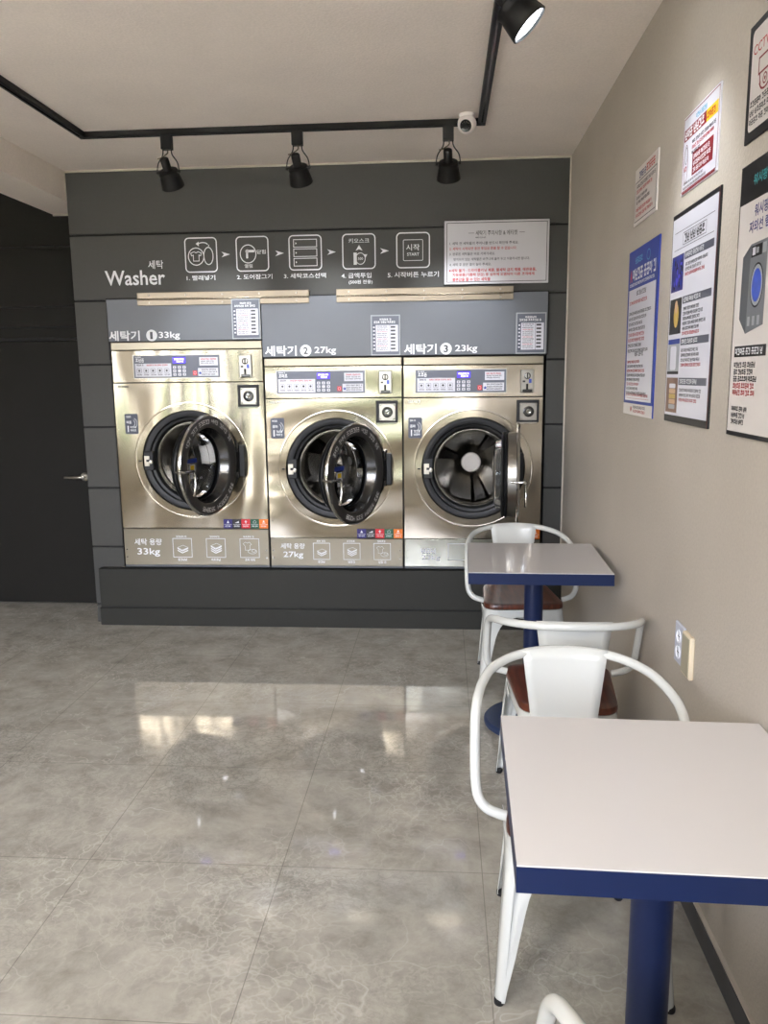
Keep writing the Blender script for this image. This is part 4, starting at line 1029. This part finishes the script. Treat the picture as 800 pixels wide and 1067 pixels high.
# ------------------------------------------------------------------ chairs
def make_chair():
    t = thing('metal_armchair', 'x', 'chair', (0, 0, 0), 0, 'white metal armchairs')
    # seat: rounded trapezoid, slightly dished
    n = 10; pts = []
    fw_, rw, fy, ry, r = .186, .152, .195, -.195, .068
    corners = [(fw_, fy), (-fw_, fy), (-rw, ry), (rw, ry)]
    for i, (x, y) in enumerate(corners):
        px, py = corners[i-1]; nx, ny = corners[(i+1) % 4]
        a = Vector((px-x, py-y)).normalized(); b = Vector((nx-x, ny-y)).normalized()
        p0 = Vector((x, y))+a*r; p1 = Vector((x, y)); p2 = Vector((x, y))+b*r
        for k in range(7):
            u = k/6; pts.append((1-u)**2*p0+2*u*(1-u)*p1+u*u*p2)
    m = len(pts); vs = []; fs = []
    prof = [(.96, .404), (1.0, .408), (1.0, .420), (.985, .427), (.955, .429), (.80, .426), (.5, .4235), (.2, .423)]
    for s_, z in prof:
        for p_ in pts: vs.append((p_.x*s_, p_.y*s_, z))
    for i in range(len(prof)-1):
        for k in range(m): j = (k+1) % m; fs.append((i*m+k, i*m+j, (i+1)*m+j, (i+1)*m+k))
    fs.append(tuple((len(prof)-1)*m+k for k in range(m))); fs.append(tuple(range(m-1, -1, -1)))
    b = MB(); b.add(vs, fs, 'seat_wood', True); b.build('seat', t, recalc=True)
    # pan under the wood
    b = MB(); vs = []; fs = []
    for s_, z in ((.9, .400), (.985, .4035), (.985, .398), (1.0, .388), (1.003, .372)):
        for p_ in pts: vs.append((p_.x*s_, p_.y*s_, z))
    for i in range(4):
        for k in range(m): j = (k+1) % m; fs.append((i*m+k, i*m+j, (i+1)*m+j, (i+1)*m+k))
    fs.append(tuple(k for k in range(m)))
    b.add(vs, fs, 'chair_white', True); b.build('seat_pan', t, recalc=True)
    # legs: folded sheet, L section
    for sx in (1, -1):
        for fr_ in (1, 0):
            tx_, ty_ = (fw_-.007, fy-.006) if fr_ else (rw-.007, ry+.006); bx, by = (.207, .210) if fr_ else (.175, -.212)
            sy = 1 if fr_ else -1; half = tx_; hy = abs(ty_)
            zs = [.392, .378, .360, .342, .322, .300, .27, .23, .18, .13, .08, .04, .009]
            ax_ = [half, half, .115, .088, .074, .064, .056, .050, .044, .038, .031, .025, .022]
            ay_ = [hy, hy, .105, .082, .070, .062, .054, .048, .043, .037, .030, .025, .022]
            vs = []; K = 15
            for z, a, c in zip(zs, ax_, ay_):
                u = (.392-z)/.392; cx = tx_+(bx-tx_)*u; cy = abs(ty_)+(abs(by)-abs(ty_))*u; r_ = min(.020+.035*max(0, (z-.30)/.09), a*.8)
                rib = .006*min(1, max(0, (.33-z)/.05))*min(1, max(0, (z-.05)/.05))
                prof = [(cx-a, cy-(.010 if z < .35 else 0)*min(1, (.36-z)/.05 if z < .36 else 0)), (cx-a, cy), (cx-a*.72, cy), (cx-a*.60, cy-rib), (cx-a*.48, cy-rib), (cx-r_, cy)]
                for k in range(5):
                    q = pi/2*(1-k/4); prof.append((cx-r_+r_*cos(q), cy-r_+r_*sin(q)))
                prof += [(cx-rib*0, cy-c*.55), (cx-rib, cy-c*.66), (cx-rib, cy-c*.80), (cx, cy-c)]
                for x, y in prof: vs.append((sx*x, sy*y, z))
            K = len(vs)//len(zs)
            fs = [(i*K+k, i*K+k+1, (i+1)*K+k+1, (i+1)*K+k) for i in range(len(zs)-1) for k in range(K-1)]
            fs.append(tuple((len(zs)-1)*K+k for k in range(K)))
            b = MB(); b.add(vs, fs, 'chair_white', True)
            lg = b.build('leg', t, recalc=True)
            md = lg.modifiers.new('sheet', 'SOLIDIFY'); md.thickness = .0022; md.offset = 0
            f = MB(); f.lathe([(0, 0), (.011, 0), (.0125, .003), (.0125, .011), (.0115, .014), (0, .014)], 'foot_black', Matrix.Translation((sx*(bx-.011), sy*(abs(by)-.011), 0)), 18); f.build('foot_cap', lg)
    # cross brace under the seat
    b = MB(); b.tube([(.16, .16, .33), (0, 0, .315), (-.14, -.16, .33)], .005, 'chair_white'); b.tube([(-.16, .16, .33), (0, 0, .31), (.14, -.16, .33)], .005, 'chair_white'); b.build('brace', t)
    # arm and back tube
    half_ = [(.180, .112, .428), (.198, .111, .433), (.226, .106, .444), (.245, .096, .468), (.2515, .080, .510), (.2515, .045, .585), (.250, .018, .632), (.246, -.008, .655), (.240, -.040, .668), (.227, -.090, .681), (.202, -.150, .693), (.158, -.202, .702), (.105, -.236, .708), (.05, -.252, .711)]
    path = [(-x, y, z) for x, y, z in half_]+[(0, -.256, .712)]+half_[::-1]
    b = MB(); b.tube(catmull(path, 5), .0125, 'chair_white', n=14); b.build('arm_tube', t)
    # back splat
    vs = []; rows = 10; cols = 8
    for i in range(rows+1):
        u = i/rows; hw = .114-.041*u; yb = -.2425+.045*u**.9
        for j in range(cols+1):
            s_ = -1+2*j/cols; x = s_*hw; zt_ = .7235-.30*x*x; z = zt_-(zt_-.400)*u
            vs.append((x, yb+1.45*x*x*(1-u*.75), z))
    fs = [(i*(cols+1)+j, i*(cols+1)+j+1, (i+1)*(cols+1)+j+1, (i+1)*(cols+1)+j) for i in range(rows) for j in range(cols)]
    b = MB(); b.add(vs, fs, 'chair_white', True); sp_ = b.build('back_splat', t, recalc=True)
    md = sp_.modifiers.new('sheet', 'SOLIDIFY'); md.thickness = .003; md.offset = 0
    return t
spots = [(-.313, -.812, pi+.05, 'white metal armchair farthest back, behind the smaller looking table'),
         (-.273, -1.945, -.02, 'white metal armchair with its back to the viewer, between the two tables'),
         (-.345, -2.655, pi, 'white metal armchair tucked behind the nearest table, facing the viewer'),
         (-.280, -3.585, .03, 'white metal armchair of which only an arm tip shows at the bottom edge')]
proto = make_chair()
for i, (x, y, rz, lb) in enumerate(spots):
    c = proto if i == 0 else copy_tree(proto)
    c.location = (x, y, 0); c.rotation_euler = (0, 0, rz); c['label'] = lb

# ------------------------------------------------------------------ light
wd = bpy.data.worlds.new('sky'); scn.world = wd; wd.use_nodes = True
nt = wd.node_tree; bg = nt.nodes['Background']
sky = nt.nodes.new('ShaderNodeTexSky'); sky.sky_type = 'HOSEK_WILKIE'; sky.sun_direction = (.3, .5, .8); sky.turbidity = 5
hs = nt.nodes.new('ShaderNodeHueSaturation'); hs.inputs['Saturation'].default_value = .3
nt.links.new(sky.outputs['Color'], hs.inputs['Color']); tm = nt.nodes.new('ShaderNodeMix'); tm.data_type = 'RGBA'; tm.blend_type = 'MULTIPLY'; tm.inputs[0].default_value = 1; tm.inputs[7].default_value = (1.05, .98, 1.03, 1)
nt.links.new(hs.outputs['Color'], tm.inputs[6]); nt.links.new(tm.outputs[2], bg.inputs['Color'])
bg.inputs['Strength'].default_value = 50.0
pl = bpy.data.lights.new('window_portal', 'AREA'); pl.shape = 'RECTANGLE'; pl.size = 4.4; pl.size_y = 1.75; pl.cycles.is_portal = True
po = bpy.data.objects.new('window_portal', pl); COL.objects.link(po); po.location = (-2.55, YF-.11, 1.62); po.rotation_euler = (pi/2, 0, 0)
sn = bpy.data.lights.new('sun', 'SUN'); sn.energy = 42; sn.angle = radians(1.5); sn.color = (1, .98, .95)
so = bpy.data.objects.new('sun', sn); COL.objects.link(so); so.location = (-8, -14, 14); so.rotation_euler = Vector((.7, .36, -1.1)).to_track_quat('-Z', 'Y').to_euler()
# unseen glowing ceiling panels, added to brighten the front half of the shop
for k, (x, y) in enumerate(((-1.5, -4.55), (-3.6, -4.4))):
    t = thing('fill_panel', 'added flat white fill light panel on the ceiling behind the viewer', 'lamp', (x, y, H), 0, 'added ceiling fill panels')
    MB().box(-.32, .32, -.32, .32, -.03, 0, 'wall_trim_white', bev=.004).build('housing', t)
    MB().box(-.30, .30, -.30, .30, -.033, -.030, 'panel_light').build('diffuser', t)

# ------------------------------------------------------------------ camera
cam = bpy.data.cameras.new('camera'); co = bpy.data.objects.new('camera', cam); COL.objects.link(co)
f_px = 828.17; yaw, pit, rol = -.07504, .17024, -.01094
f = Vector((sin(yaw)*cos(pit), cos(yaw)*cos(pit), -sin(pit))); r0 = Vector((cos(yaw), -sin(yaw), 0)); u0 = r0.cross(f)
r_ = cos(rol)*r0+sin(rol)*u0; u_ = -sin(rol)*r0+cos(rol)*u0
Mx = Matrix.Identity(4)
for i in range(3): Mx[i][0] = r_[i]; Mx[i][1] = u_[i]; Mx[i][2] = -f[i]; Mx[i][3] = (-.67512, -4.51709, 1.45974)[i]
co.matrix_world = Mx
cam.sensor_fit = 'VERTICAL'; cam.sensor_height = 24; cam.lens = 24*f_px/1067; cam.clip_start = .02; cam.clip_end = 200
scn.camera = co
vs_ = scn.view_settings; scn.display_settings.display_device = 'sRGB'
vs_.view_transform = 'Standard'; vs_.look = 'None'; vs_.gamma = 1; vs_.use_curve_mapping = False; vs_.exposure = 1.08
scn.cycles.use_denoising = True
scn.cycles.max_bounces = 10; scn.cycles.transmission_bounces = 8; scn.cycles.sample_clamp_indirect = 6
